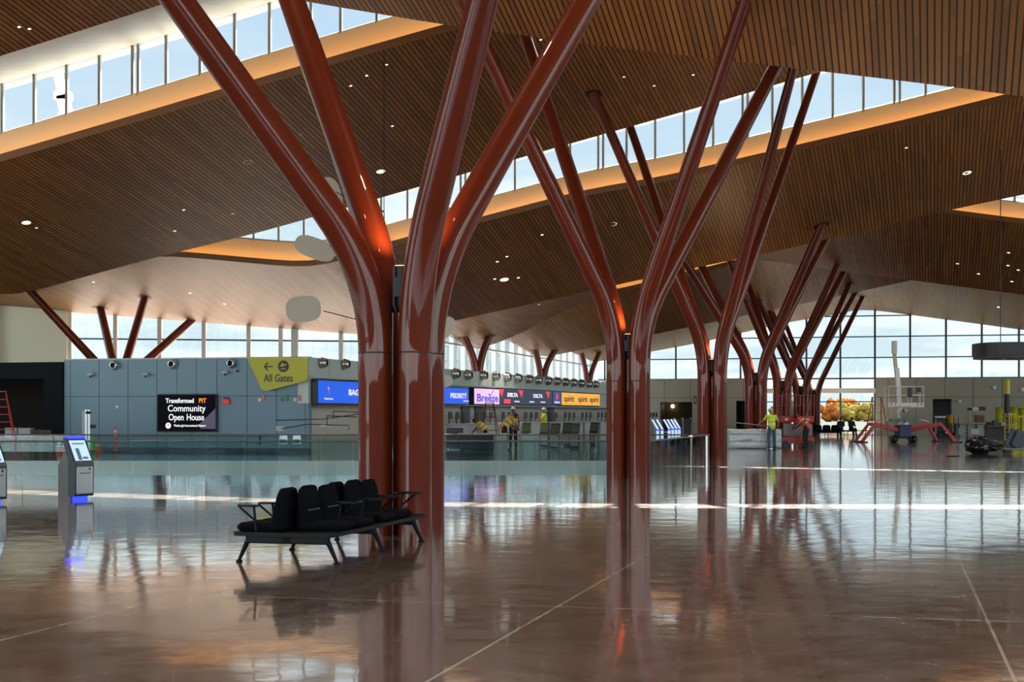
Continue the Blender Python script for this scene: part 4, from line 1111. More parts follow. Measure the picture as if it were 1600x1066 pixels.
reach = {'chest': (0, .07, 1.3), 'neck': (0, .12, 1.47), 'head': (0, .16, 1.61), 'shL': (-.19, .08, 1.41), 'shR': (.19, .08, 1.41), 'elL': (-.36, .2, 1.2), 'haL': (-.44, .42, 1.08), 'elR': (.36, .2, 1.18), 'haR': (.42, .42, 1.05), 'knL': (-.13, .03, .5), 'knR': (.13, .05, .5), 'anL': (-.14, -.06, .09), 'anR': (.14, .02, .09), 'look': (0, 1, -.2)}
sit = {'pelvis': (0, 0, .5), 'chest': (0, -.02, .86), 'neck': (0, .03, 1.04), 'head': (0, .09, 1.19), 'shL': (-.19, 0, .97), 'shR': (.19, 0, .97), 'elL': (-.24, .1, .72), 'elR': (.24, .1, .72), 'haL': (-.12, .3, .64), 'haR': (.12, .3, .64), 'hiL': (-.09, 0, .48), 'hiR': (.09, 0, .48), 'knL': (-.12, .42, .48), 'knR': (.12, .42, .48), 'anL': (-.12, .44, .09), 'anR': (.12, .44, .09), 'look': (0, 1, -.3)}
Yw = 67.3
person('person in a yellow-green safety vest and jeans, back turned, working at the wrapped stack', (gx(1206, 65.6), 65.6, 0), 0.15, reach, hiviz, jean, hat_w, sc=1.02)
person('person in an orange vest and dark trousers bending beside the red lift', (gx(1259, 68.2), 68.2, 0), .9, bend, orv, drk, mat('hat_brown', (90, 50, 40), .4), skin_d, sc=1.06)
person('person in tan clothes bowing over equipment near the grey doorway', (gx(1485, 104), 104, 0), -.4, {'chest': (0, .08, 1.3), 'neck': (0, .16, 1.45), 'head': (0, .24, 1.55), 'look': (0, 1, -.8), 'elL': (-.24, .12, 1.14), 'elR': (.24, .12, 1.14), 'haL': (-.12, .32, 1.05), 'haR': (.12, .32, 1.05), 'shL': (-.19, .1, 1.4), 'shR': (.19, .1, 1.4)}, yshirt, tanc, None, vest_lines=False, sc=1.0)
person('seated person in a green jacket, left of the two by the far window', (gx(1314, 104.6), 104.6, 0), 2.7, sit, greenc, drk, None, vest_lines=False, arms_bare=False)
person('seated person in dark clothes, right of the two by the far window', (gx(1330, 104.6), 104.6, 0), -2.8, sit, drk, drk, None, skin_d, vest_lines=False, arms_bare=False)
person('person in a patterned yellow vest beside the dark teal counter, facing right', (gx(789, 63), 63, 0), -1.2, bend, yshirt, drk, None, skin_d, sc=1.08)
person('person in a white hard hat and vest standing behind the teal counter', (gx(802, 66), 66, 0), .2, {'look': (0, 1, -.4)}, tanc, drk, hat_w, skin_d, sc=1.02)
person('person in a bright yellow-green shirt and pale cap at the ticket counters', (gx(850, 84), 84, 0), 1.9, {'elL': (-.2, .2, 1.2), 'haL': (-.16, .45, 1.12)}, hiviz, drk, hat_w, skin, vest_lines=False, sc=1.05)
person('person in a yellow vest leaning low over the teal counter', (gx(757, 61.8), 61.8, 0), 1.5, bend, yshirt, drk, None, skin_d, sc=.93)
# ================================================================== ticket hall loose things
teal = mat('teal_counter', (26, 52, 66), .5)
r = thing('service_counter', 'dark teal counter in the ticket hall, left of the green-topped pedestals', 'counter', (gx(744.5, 60.6), 60.6, 0), 0)
MB().rbox(-.72, .72, -.3, .3, .1, .72, .03).obj('body', teal, r); MB().rbox(-.76, .76, -.34, .34, .72, .76, .01).obj('top', grey_l, r); MB().box(-.68, .68, -.26, .26, 0, .1).obj('plinth', black, r)
r = thing('screen_partition', 'low grey-purple partition left of the teal counter', 'partition', (gx(711, 64), 64, 0), 0)
MB().rbox(-.36, .36, -.04, .04, .05, .95, .02).obj('panel', mat('partition_grey', (86, 80, 92), .7), r)
for sx in (-1, 1): MB().box(sx * .3 - .03, sx * .3 + .03, -.15, .15, 0, .05).obj('foot', steel, r)
def step_ladder(label, loc, rz, h, w0, w1, m, rungs=5, m2=None, spread=.9):
    r = thing('step_ladder', label, 'ladder', loc, rz)
    for sy, mm in ((-1, m), (1, m2 or m)):
        for sx in (-1, 1):
            MB().bar((sx * w0 / 2, sy * spread / 2, 0), (sx * w1 / 2, sy * .04, h), .035, .07).obj('rail', mm, r)
        for i in range(1, rungs + 1):
            z = h * i / (rungs + 1.); w_ = w0 + (w1 - w0) * z / h; y = sy * (spread / 2 + (.04 - spread / 2) * z / h)
            MB().bar((-w_ / 2, y, z), (w_ / 2, y, z), .06 if sy < 0 else .03, .03).obj('tread' if sy < 0 else 'brace', mm, r)
    MB().box(-w1 / 2 - .03, w1 / 2 + .03, -.12, .12, h - .01, h + .03).obj('top_cap', m, r)
    return r
lad_s = mat('ladder_grey', (120, 96, 98), .4, .3); lad_r = mat('ladder_red', (188, 44, 30), .45)
step_ladder('tall step ladder with grey and red rails left of the spider lift', (gx(1370, 78.5), 78.5, 0), .1, 2.42, .98, .48, lad_s, 5, lad_r, 1.3)
step_ladder('red step ladder at the left edge before the black shopfront', (gx(2, 60), 60, 0), .2, 2.45, 1.25, .35, lad_r, 7)
step_ladder('small dark-red ladder standing by the ticket counters', (gx(765, 76), 76, 0), .2, 2.1, 1.0, .4, mat('ladder_dark_red', (120, 50, 40), .5), 5)
# cones and the delineator by the blue wall
def cone(px, py, h, m, label, bands=True):
    Y = yb(py); r = thing('traffic_cone', label, 'cone', (gx(px, Y), Y, 0), 0)
    MB().lathe([(.15 * h / .5, .03), (.13 * h / .5, .05), (.04, h * .94), (.03, h), (0, h)], n=20).obj('cone_body', m, r); k = .11 * h / .5; MB().rbox(-k, k, -k, k, 0, .035, .01).obj('base', m, r)
    if bands:
        for a_, b_ in ((.45, .6), (.7, .82)):
            f_ = lambda q: .13 * h / .5 + (.04 - .13 * h / .5) * (q * h - .05) / (h * .94 - .05)
            MB().lathe([(f_(a_) + .004, a_ * h), (f_(b_) + .004, b_ * h)], n=20).obj('white_band', white_p, r)
    return r
cone(92.5, 707.5, .5, orange, 'orange banded cone, left of the pair before the shopfront jamb'); cone(101.5, 707.5, .5, orange, 'orange banded cone, right of the pair before the shopfront jamb')
cone(145.5, 706.3, .62, mat('cone_green', (90, 200, 40), .5), 'bright green cone behind the front kiosk', False); cone(153, 707, .55, orange, 'orange cone right of the green one')
Y = yb(708); r = thing('delineator_post', 'slim orange and white delineator post before the blue wall', 'post', (gx(180.3, Y), Y, 0), 0)
MB().lathe([(.05, .04), (.045, .9), (.03, .98), (.05, 1.0), (.05, 1.04), (0, 1.05)], n=16).obj('post', orange, r); MB().lathe([(.2, 0), (.2, .03), (.06, .06)], n=20).obj('base', black, r)
for z in (.66, .82): MB().lathe([(.049, z), (.049, z + .1)], n=16).obj('white_band', white_p, r)
# mast lift
r = thing('mast_lift', 'upright grey material lift against the blue wall behind the front kiosk', 'lift', (gx(141, 58.8), 58.8, 0), .1)
for x in (-.16, -.04): MB().box(x - .04, x + .04, -.05, .05, .05, 1.72).obj('mast', steel, r)
MB().rbox(-.32, -.2, -.03, .05, .4, 1.7, .01).obj('back_plate', grey_l, r); MB().cyl((-.16, -.09, 1.6), (.04, -.09, 1.6), .05, n=12).obj('pulley', black, r)
MB().rbox(.0, .22, -.1, .05, .98, 1.12, .02).obj('winch', black, r); MB().bar((-.3, -.3, .05), (-.3, .4, .05), .06, .06).obj('leg', grey_d, r); MB().bar((.1, -.3, .05), (.1, .4, .05), .06, .06).obj('leg', grey_d, r); MB().bar((-.3, .05, .07), (.1, .05, .07), .1, .08).obj('crossbar', grey_d, r)
# crates and chairs inside the shopfront
for i, (c, Y, z, w_, h_, m_, lab) in enumerate(((20, 61.8, 0, .46, .55, mat('cardboard', (120, 92, 66), .8), 'brown carton on the shop floor, under a paper-topped one'), (20, 61.8, .551, .5, .42, mat('paper_white', (186, 190, 196), .7), 'paper-wrapped box on top of the left carton'),
                          (41, 61.8, 0, .46, .6, mat('cardboard', (120, 92, 66), .8), 'brown carton right of the first, inside the shopfront'), (41, 61.8, .601, .5, .36, mat('paper_white', (186, 190, 196), .7), 'paper-wrapped box on top of the right carton'))):
    o = MB().rbox(-w_ / 2, w_ / 2, -.25, .25, 0, h_, .01).obj('carton', m_); o.location = (gx(c, Y), Y, z); tag(o, lab, 'box')
def stool(px, Y, label):
    r = thing('tubular_chair', label, 'chair', (gx(px, Y), Y, 0), .3, None)
    MB().rbox(-.2, .2, -.2, .2, .44, .48, .015).obj('seat', grey_d, r); MB().rbox(-.2, .2, .18, .21, .66, .9, .01).obj('backrest', grey_d, r)
    for sx in (-1, 1):
        MB().tube([(sx * .2, -.2, 0), (sx * .2, -.18, .46), (sx * .2, .19, .46), (sx * .2, .2, .9)], .014, 8).obj('frame', redp, r); MB().tube([(sx * .2, .22, 0), (sx * .2, .19, .46)], .014, 8).obj('leg', redp, r)
stool(57, 61.3, 'red-framed chair inside the shopfront, left one'); stool(71, 60.2, 'red-framed chair inside the shopfront, right one beside the jamb')

# ================================================================== wrapped stack, red lift, far bench
wrapm = mat('stretch_wrap', (176, 184, 190), .12, 0, .6, bump=1.0, nscale=7, noise_amt=.25)
Y = 66.3; w_ = (1219 - 1137) / F * Y
nn = 28; mm = 7; vs = []; fs = []
r = thing('wrapped_stack', 'long low stack of panels wrapped in clear plastic beside the third column tree', 'stack', (gx(1137, Y), Y, 0), 0)
b = MB()
for i in range(nn + 1):
    for j in range(mm + 1):
        for q in (0, 1):
            x = w_ * i / nn; z = .02 + .86 * j / mm; y = -.35 if q == 0 else .45
            d_ = noise.noise(Vector((x * 3, z * 9, q * 5))) * .05
            vs.append((x + d_ * .3, y + (d_ if q == 0 else -d_), z + noise.noise(Vector((x * 2, z * 2, 3))) * .03 * (j > 0)))
def ix(i, j, q): return (i * (mm + 1) + j) * 2 + q
for i in range(nn):
    for j in range(mm):
        fs.append((ix(i, j, 0), ix(i + 1, j, 0), ix(i + 1, j + 1, 0), ix(i, j + 1, 0))); fs.append((ix(i, j, 1), ix(i, j + 1, 1), ix(i + 1, j + 1, 1), ix(i + 1, j, 1)))
    fs.append((ix(i, mm, 0), ix(i + 1, mm, 0), ix(i + 1, mm, 1), ix(i, mm, 1))); fs.append((ix(i, 0, 0), ix(i, 0, 1), ix(i + 1, 0, 1), ix(i + 1, 0, 0)))
for j in range(mm):
    fs.append((ix(0, j, 0), ix(0, j + 1, 0), ix(0, j + 1, 1), ix(0, j, 1))); fs.append((ix(nn, j, 0), ix(nn, j, 1), ix(nn, j + 1, 1), ix(nn, j + 1, 0)))
b.add(vs, fs, True); b.obj('plastic_wrap', wrapm, r)
b = MB()
for z in (.3, .34, .62, .66): b.box(.02, w_ - .02, -.41, -.4, z, z + .012)
b.obj('strap', grey_d, r)
def red_lift():
    Y = 69.2; x0 = gx(1220, Y); x1 = gx(1271, Y); w_ = x1 - x0; r = thing('scissor_lift', 'red self-propelled lift platform with railings behind the orange-vested person', 'lift', (x0, Y, 0), 0)
    MB().rbox(0, w_, -.2, .6, .16, .5, .03).obj('chassis', redp, r)
    MB().rbox(.05, w_ - .1, -.26, -.2, .52, 1.1, .03).obj('lift_housing', mat('lift_grey', (140, 128, 128), .5), r)
    MB().rbox(-.0, w_, -.2, .6, 1.16, 1.46, .02).obj('platform', redp, r)
    for x in (.18, w_ - .2):
        for y in (-.18, .56): b = MB(); b.cyl((x, y - .06, .16), (x, y + .06, .16), .16, n=20); b.obj('wheel', black, r)
    b = MB()
    zt = 2.42
    for z in (1.95, zt):
        b.tube([(0, -.18, z), (w_, -.18, z), (w_, .58, z), (0, .58, z), (0, -.18, z)], .018, 8)
    b.obj('guard_rail', redp, r)
    for x in (0, w_ * .33, w_ * .66, w_):
        for y in (-.18, .58): MB().cyl((x, y, 1.46), (x, y, zt), .018, n=8).obj('rail_post', redp, r)
    for s_ in (0, 1):
        MB().bar((.15, .1 + s_ * .2, .5), (w_ - .15, .1 + s_ * .2, 1.14), .05, .09).obj('scissor_arm', redp, r); MB().bar((w_ - .15, .16 + s_ * .2, .5), (.15, .16 + s_ * .2, 1.14), .05, .09).obj('scissor_arm', redp, r)
    for q in (.15, .5, .8): MB().box(w_ * q - .07, w_ * q + .07, -.205, -.2, 1.26, 1.34).obj('label_plate', white_p, r)
red_lift()
o = MB().cyl((0, 0, 0), (.62, .1, 2.2), .04, .04, 10).obj('timber_pole', mat('pole_wood', (120, 70, 48), .6)); o.location = (gx(1246, 67.5), 67.5, 0); tag(o, 'brown pole leaning against the red lift', 'pole')
o = MB().cyl((0, 0, 0), (1.75, .1, -.18), .025, .025, 8).obj('conduit', grey_m); o.location = (gx(1142, 65.9), 65.75, 1.2); o.location.z = 1.18; tag(o, 'thin grey conduit carried by the person in the yellow-green vest', 'pipe')
fb = make_bench('dark waiting bench far away, left of the two seated people', (gx(1269, 103.5), 103.5, 0), 0, [(.4, 1), (1.0, 1), (1.6, 1), (.4, -1), (1.0, -1), (1.6, -1)], None, 2.0)
for c, lab in ((1314, 'low dark seat under the green-jacketed person'), (1329, 'low dark seat under the person in dark clothes')):
    r = thing('lounge_seat', lab, 'seat', (gx(c, 104.6), 104.6, 0), 0); MB().rbox(-.28, .28, -.25, .25, .3, .38, .02).obj('seat', benchm, r)
    for x in (-.22, .22):
        for y in (-.2, .2): MB().cyl((x, y, 0), (x, y, .31), .02, n=8).obj('leg', benchm, r)

# ================================================================== spider lift
def spider():
    Y = 81.5; k = Y / F; x0 = gx(1411, Y)
    r = thing('spider_lift', 'white and red spider boom lift standing on splayed outriggers', 'lift', (x0, Y, 0), 0)
    def p(px, py, y=0.): return ((px - 1411) * k, y, CH + (HZ - py) * k)
    navy = mat('engine_navy', (24, 34, 84), .4); wl_ = mat('lift_white', (206, 208, 206), .4)
    MB().rbox(-.36, .36, -.5, .5, .28, .95, .04).obj('engine_cover', navy, r)
    MB().rbox(-.26, .3, -.35, .35, .2, .3, .02).obj('chassis', blackm, r)
    for x in (-.52, .52):
        b = MB(); b.rbox(x - .16, x + .16, -.55, .55, .0, .36, .1); b.obj('track', black, r)
    def leg(a, b_, c, y):
        b = MB(); b.bar(a + Vector((0, y * .3, 0)), b_ + Vector((0, y, 0)), .12, .2); b.obj('outrigger_arm', redp, r)
        b = MB(); b.bar(b_ + Vector((0, y, 0)), c + Vector((0, y * 1.2, 0)), .12, .15); lo = b.obj('outrigger_leg', redp, r)
        b = MB(); b.rbox(c.x - .28, c.x + .28, c.y + y * 1.2 - .2, c.y + y * 1.2 + .2, 0, .06, .01); b.obj('outrigger_pad', blackm, r)
    a = Vector(p(1400, 672)); a.z = .62
    for y, dx in ((-1.1, 0), (1.1, 0.28)):
        leg(Vector((-.3, 0, .65)), Vector((p(1360, 664)[0] + dx * .6, 0, 1.0)), Vector((p(1338, 690)[0] + dx, 0, .05)), y)
        leg(Vector((.3, 0, .65)), Vector((p(1461, 663)[0] - dx * .6, 0, 1.02)), Vector((p(1483, 690)[0] - dx, 0, .05)), y)
    MB().lathe([(.3, .95), (.3, 1.05), (.2, 1.1), (.2, 1.25)], n=20).obj('turntable', wl_, r)
    MB().bar(p(1407, 661), p(1406, 640, .1), .34, .3).obj('lower_boom', wl_, r)
    b = MB(); b.bar(p(1413, 662, -.1), p(1414, 640, -.2), .16, .2); b.obj('boom_link', wl_, r)
    b = MB()
    for i in range(6): b.tube([p(1408 + i, 662 - (i % 3), -.3), p(1405 + i * 2.4, 646, -.32), p(1410, 640, -.2)], .014, 6)
    b.obj('hose', black, r)
    MB().bar(p(1408, 640, .3), p(1405, 575, .5), .22, .26).obj('main_boom', wl_, r)
    MB().bar(p(1406, 600, .5), p(1402, 545, .7), .17, .2).obj('telescopic_boom', mat('boom_cream', (190, 180, 150), .4), r)
    MB().rbox(p(1399, 0)[0], p(1406, 0)[0], .55, .85, CH + (HZ - 552) * k, CH + (HZ - 532) * k, .03).obj('boom_head', wl_, r)
    # basket
    x_0, x_1 = p(1379, 0)[0], p(1433, 0)[0]; zb = CH + (HZ - 637) * k; zt = CH + (HZ - 605) * k; y0, y1 = -1.3, -.55
    MB().rbox(x_0, x_1, y0, y1, zb, zb + .07, .02).obj('basket_floor', wl_, r); b = MB(); b.box(x_0, x_1, y0 - .01, y0, zb + .07, zb + .25); b.obj('toe_board', wl_, r)
    for x in (x_0 + .15, x_0 + .35, x_1 - .35, x_1 - .15): MB().prism([(x - .04, zb + .1), (x + .02, zb + .1), (x + .06, zb + .22), (x, zb + .22)], y0 - .014, y0 - .01).obj('hazard_stripe', orange, r)
    b = MB()
    for z in (zt, (zt + zb) / 2 + .1): b.tube([(x_0, y0, z), (x_1, y0, z), (x_1, y1, z), (x_0, y1, z), (x_0, y0, z)], .022, 8)
    b.obj('basket_rail', wl_, r)
    for x in (x_0, x_0 + (x_1 - x_0) * .35, x_0 + (x_1 - x_0) * .65, x_1):
        for y in (y0, y1): MB().cyl((x, y, zb), (x, y, zt), .022, n=8).obj('basket_post', wl_, r)
    MB().rbox(-.12, .14, y0 - .1, y0 - .0, zb + .55, zt - .05, .03).obj('control_box', grey_d, r); MB().box(.34, .62, y0 - .03, y0 - .015, zt - .3, zt - .03).obj('sign_plate', grey_d, r)
    for x, d_ in ((-1, 1), (1, 1)): MB().bar((x * .9, -.3, 1.25), (x * 1.35, -.3, 1.12), .05, .05).obj('side_light_bar', wl_, r)
    for x in (-.45, .42): MB().rbox(x - .28, x + .28, -.2, .1, 1.12, 1.3, .02).obj('tool_box', mat('tool_green', (96, 122, 108), .5), r)
spider()

# ================================================================== right-hand clutter
def rack(label, px0, px1, pyb, pyt, m, shelves=3, stuff=True):
    Y = yb(pyb); x0 = gx(px0, Y); w_ = gx(px1, Y) - x0; h = gh(pyt, Y); r = thing('rolling_scaffold', label, 'scaffold', (x0, Y, 0), 0)
    for x in (0, w_):
        for y in (0, .7): MB().cyl((x, y, .1), (x, y, h), .022, n=8).obj('upright', m, r); b = MB(); b.cyl((x - .02, y, .06), (x + .02, y, .06), .06, n=12); b.obj('caster', black, r)
        b = MB()
        for i in range(1, 8): b.cyl((x, 0, h * i / 8), (x, .7, h * i / 8), .014, n=6)
        b.obj('side_rungs', m, r)
    for i in range(shelves): z = .25 + (h - .35) * i / max(1, shelves - 1); MB().box(0, w_, 0, .7, z - .025, z + .025).obj('deck', m, r)
    return r, Vector((x0, Y, 0)), w_, h
tanm = mat('scaffold_tan', (196, 160, 108), .5); ylw = mat('scaffold_yellow', (206, 186, 60), .5)
r, o0, w_, h = rack('tan rolling rack carrying dark bundles on its top deck', 1515, 1541, 686, 640, tanm)
def box_thing(name, label, cat, loc, sz, m, rz=0):
    o = MB().rbox(-sz[0] / 2, sz[0] / 2, -sz[1] / 2, sz[1] / 2, 0, sz[2], .02).obj(name, m); o.location = loc; o.rotation_euler = (0, 0, rz); return tag(o, label, cat)
box_thing('tool_bag', 'white bundle on the top deck of the tan rack', 'bag', (o0.x + .42, o0.y + .3, h - .07), (.4, .3, .2), white_p)
box_thing('tool_bag', 'black bundle at the left end of the top deck of the tan rack', 'bag', (o0.x + .1, o0.y + .3, h - .07), (.22, .3, .16), drk)
box_thing('tool_bag', 'brown bundle at the right end of the top deck of the tan rack', 'bag', (o0.x + .85, o0.y + .3, h - .07), (.4, .3, .24), mat('bundle_brown', (86, 66, 56), .8))
box_thing('carton', 'brown carton on the middle deck of the tan rack', 'box', (o0.x + .7, o0.y + .3, (.25 + h - .1) / 2 + .03), (.5, .4, .45), mat('cardboard', (120, 92, 66), .8))
box_thing('storage_tub', 'white tub on the lowest deck of the tan rack', 'tub', (o0.x + .35, o0.y + .3, .28), (.5, .45, .34), white_p)
r, o1, w1_, h1 = rack('yellow rolling scaffold at the right, nearer than the tan rack', 1577, 1587, 694, 645, ylw, 2)
r, o2, w2_, h2 = rack('second yellow scaffold frame at the right edge', 1592, 1606, 696, 648, ylw, 2)
for c, pb, w_, h_, m_, lab in ((1565, 688, .62, .95, teal, 'dark green machine cabinet behind the black table at the right'), ):
    Y = yb(pb); r = thing('machine_cabinet', lab, 'cabinet', (gx(c, Y), Y, 0), 0); MB().rbox(-w_ / 2, w_ / 2, -.3, .3, .05, 1.6, .04).obj('body', m_, r); MB().rbox(-w_ / 2 + .05, w_ / 2 - .05, -.32, -.3, .8, 1.5, .01).obj('door', black, r)
Y = yb(692); r = thing('work_table', 'black work table with a red-brown top at the right', 'table', (gx(1558, Y), Y, 0), 0)
MB().rbox(-.62, .62, -.35, .35, .86, .92, .01).obj('tabletop', mat('table_red_brown', (120, 56, 40), .5), r); MB().box(-.58, .58, .3, .34, .1, .86).obj('modesty_panel', black, r)
for x in (-.56, .56):
    for y in (-.3, .3): MB().box(x - .03, x + .03, y - .03, y + .03, 0, .86).obj('leg', black, r)
random.seed(3)
for i, (x, w_, h_, m_, lab) in enumerate(((-.45, .25, .2, drk, 'black toolbox at the left end of the black work table'), (-.1, .3, .28, teal, 'green-black toolbox in the middle of the black work table'), (.3, .3, .18, grey_m, 'grey toolbox at the right end of the black work table'))):
    box_thing('toolbox', lab, 'toolbox', (gx(1558, Y) + x, Y, .921), (w_, .3, h_), m_)
# bollard pole
Y = 83.; r = thing('padded_post', 'tall post, yellow above and black below, at the right', 'post', (gx(1573.5, Y), Y, 0), 0)
MB().lathe([(.17, 0), (.17, gh(616, Y))], n=24).obj('black_sleeve', black, r); MB().lathe([(.15, gh(616, Y)), (.15, gh(595, Y)), (.11, gh(593, Y)), (0, gh(593, Y))], n=24).obj('yellow_sleeve', yellow, r)
for c, pt_, w_, lab in ((1561, 637, .42, 'yellow-green drum left of the tall yellow and black post'), (1584, 636, .45, 'yellow-green drum right of the tall yellow and black post'), (1598, 638, .5, 'yellow-green drum at the right edge')):
    Y = 84.; r = thing('drum', lab, 'drum', (gx(c, Y), Y, 0), 0); ht = gh(pt_, Y)
    r_ = w_ / 2; MB().lathe([(0, .0), (r_, 0), (r_, ht * .33), (r_ + .02, ht * .34), (r_, ht * .36), (r_, ht * .66), (r_ + .02, ht * .67), (r_, ht * .69), (r_, ht), (0, ht)], n=24).obj('shell', mat('drum_yellow', (168, 166, 24), .5), r); MB().lathe([(r_ + .012, ht - .03), (r_ + .012, ht + .01), (r_ - .03, ht + .01)], n=24).obj('rim', mat('drum_rim', (120, 120, 30), .5), r)
# black bags and flat cart
Y = 57.6; b = MB(); random.seed(5)
vs = []; fs = []; n = 40; m_ = 20
for i in range(m_ + 1):
    th = PI * i / m_
    for j in range(n):
        ph = 2 * PI * j / n
        d = Vector((math.sin(th) * math.cos(ph), math.sin(th) * math.sin(ph), math.cos(th)))
        k = 1 + .28 * noise.noise(d * 2.3 + Vector((3, 1, 0))) + .12 * noise.noise(d * 7)
        lean = .62 if d.x < 0 else .42
        vs.append((d.x * .66 * k + .1, d.y * .5 * k, max(0, .3 + d.z * (.36 if d.x < .2 else .24) * k)))
for i in range(m_):
    for j in range(n):
        q = (j + 1) % n; fs.append((i * n + j, (i + 1) * n + j, (i + 1) * n + q, i * n + q))
b.add(vs, fs, False); o = b.obj('rubbish_bag', mat('black_plastic_bag', (22, 21, 26), .22, bump=1.0, nscale=9)); o.location = (gx(1532, Y), Y, 0); tag(o, 'crumpled black plastic bag heaped on the floor at the right', 'bag')
Y = 57.; r = thing('flat_cart', 'low flat grey cart beside the black plastic bag', 'cart', (gx(1569, Y), Y, 0), 0)
MB().rbox(0, 2.0, 0, .8, .16, .22, .02).obj('deck', grey_m, r)
for x in (.25, 1.7):
    for y in (.1, .7): b = MB(); b.cyl((x, y - .03, .08), (x, y + .03, .08), .08, n=14); b.obj('wheel', black, r)
for i, (x, lab) in enumerate(((.75, 'dark folded frame leaning on the flat cart, left one'), (1.0, 'dark folded frame leaning on the flat cart, right one'))):
    o = MB().bar((-.2, 0, 0), (.12, .1, .62), .06, .5).obj('folded_frame', grey_d); o.location = (gx(1560, Y) + x, Y + .4, .25); tag(o, lab, 'frame')
o = MB().rbox(-.22, .22, -.06, .06, 0, .03, .01).obj('offcut', drk); o.location = (gx(1489, 54), 54, 0); tag(o, 'small dark scrap lying on the floor below the spider lift', 'scrap')
# machine beside the tan-clothed person
Y = 104.; r = thing('floor_machine', 'dark machine with a white top left of the person in tan clothes', 'machine', (gx(1469, Y), Y, 0), 0)
MB().rbox(-.3, .3, -.3, .3, .12, 1.25, .06).obj('body', black, r); MB().rbox(-.32, .32, -.32, .32, 1.25, 1.4, .04).obj('lid', white_p, r)
for x in (-.22, .22): b = MB(); b.cyl((x, -.3, .12), (x, .3, .12), .12, n=14); b.obj('wheel', black, r)
Y = 103.; r = thing('hand_truck', 'dark hand truck right of the person in tan clothes', 'hand truck', (gx(1494, Y), Y, 0), .2)
MB().bar((-.18, 0, .1), (-.05, .25, 1.3), .04, .04).obj('rail', black, r); MB().bar((.18, 0, .1), (.3, .25, 1.3), .04, .04).obj('rail', black, r); MB().box(-.22, .22, -.3, .0, .03, .06).obj('toe_plate', black, r)
for x in (-.22, .22): b = MB(); b.cyl((x - .03, .05, .13), (x + .03, .05, .13), .13, n=14); b.obj('wheel', black, r)
MB().rbox(-.2, .2, -.25, .05, .07, .9, .05).obj('load', grey_d, r)
# belt barrier run in the distance
Y = 99.; r = thing('barrier_run', 'row of pale barrier boards standing behind the tan rack', 'barrier', (gx(1497, Y), Y, 0), 0)
for i in range(7):
    MB().rbox(i * .62, i * .62 + .56, 0, .04, .15, .62, .02).obj('board', mat('barrier_board', (170, 180, 190), .5), r); MB().box(i * .62 - .05, i * .62 - .01, -.15, .2, 0, .86).obj('stand', black, r)
MB().cyl((-.03, .02, .86), (7 * .62, .02, .86), .02, n=8).obj('top_rail', black, r)
# gates in the far left opening
for i, (c, lab) in enumerate(((1059, 'dark glass-sided gate in the far hall, left one'), (1073, 'dark glass-sided gate in the far hall, right one beside the third column tree'))):
    Y = 98.; r = thing('access_gate', lab, 'gate', (gx(c, Y), Y, 0), 0)
    MB().rbox(-.22, .22, -.3, .3, .05, 1.25, .03).obj('cabinet', black, r)
    for x in (-.27, .25): MB().rbox(x, x + .03, -.3, .3, 0, 1.3, .01).obj('side_post', white_p, r)
# lamps seen in the oak-lined lobby and on the taupe wall
o = MB().ball((0, 0, 0), .16, .05, .16).obj('globe_lamp', lampw); p = bw(1051, 635, 2.6); o.location = p; tag(o, 'round glowing lamp inside the oak-lined opening', 'lamp')
o = MB().ball((0, 0, 0), .16, .1, .34).obj('wall_lamp', mat('lamp_cream', (255, 236, 200), .5, emit=(255, 224, 190), es=1.2)); p = bw(1013, 642, -.3); o.location = p; tag(o, 'pale oval lamp on the far wall just right of the second column tree', 'lamp')
r = thing('exit_sign', 'small black-framed yellow exit sign high on the far wall left of the third column tree', 'sign', bw(1086, 625, -.2), RZV); MB().rbox(-.12, .12, -.04, .04, -.3, .3, .01).obj('case', black, r); MB().rbox(-.05, .07, -.05, -.04, -.2, .2, .005).obj('face', yellow, r)
for c, y, lab in ((1553, 606, 'white wall camera at the right, above the doorway level'), (1499, 627, 'white wall device right of the grey doorway'), (1597, 609, 'white wall device at the right edge')):
    p = bw(c, y, -.3); r = thing('wall_camera', lab, 'camera', p, RZV); MB().ball((0, 0, 0), .17, .12, .17, 12, 8).obj('dome', white_p, r); MB().box(-.06, .06, .05, .14, -.05, .05).obj('mount', grey_m, r)
# black oval canopy hanging at the right
Y = 60.; cx = gx(1625, Y); rx = gx(1625, Y) - gx(1524, Y); zt = gh(537, Y); zb = gh(561, Y)
r = thing('hanging_canopy', 'long black rounded canopy hanging at the right edge', 'canopy', (cx, Y, 0), 0)
n = 48; ring = []
for j in range(n):
    a_ = 2 * PI * j / n
    ring.append((abs(math.cos(a_)) ** .45 * math.copysign(1, math.cos(a_)) * rx, abs(math.sin(a_)) ** .7 * math.copysign(1, math.sin(a_)) * 1.5))
MB().prism(ring, zb + .12, zt, 'z').obj('fascia', mat('canopy_black', (14, 13, 15), .4), r); MB().prism([(x * .985, y * .97) for x, y in ring], zb, zb + .12, 'z').obj('soffit', mat('canopy_soffit', (70, 58, 46), .5), r)
b = MB(); b.lathe([(.08, zb - .06), (.1, zb)], (-rx * .68, -.9, 0), 14); b.obj('downlight', grey_m, r)
for x in (-1.6, 1.6): b = MB(); b.cyl((x, 0, zt), (x, 0, ceil_h(cx + x, Y)[0] + .05), .018, n=8); b.obj('hanger_rod', black, r)

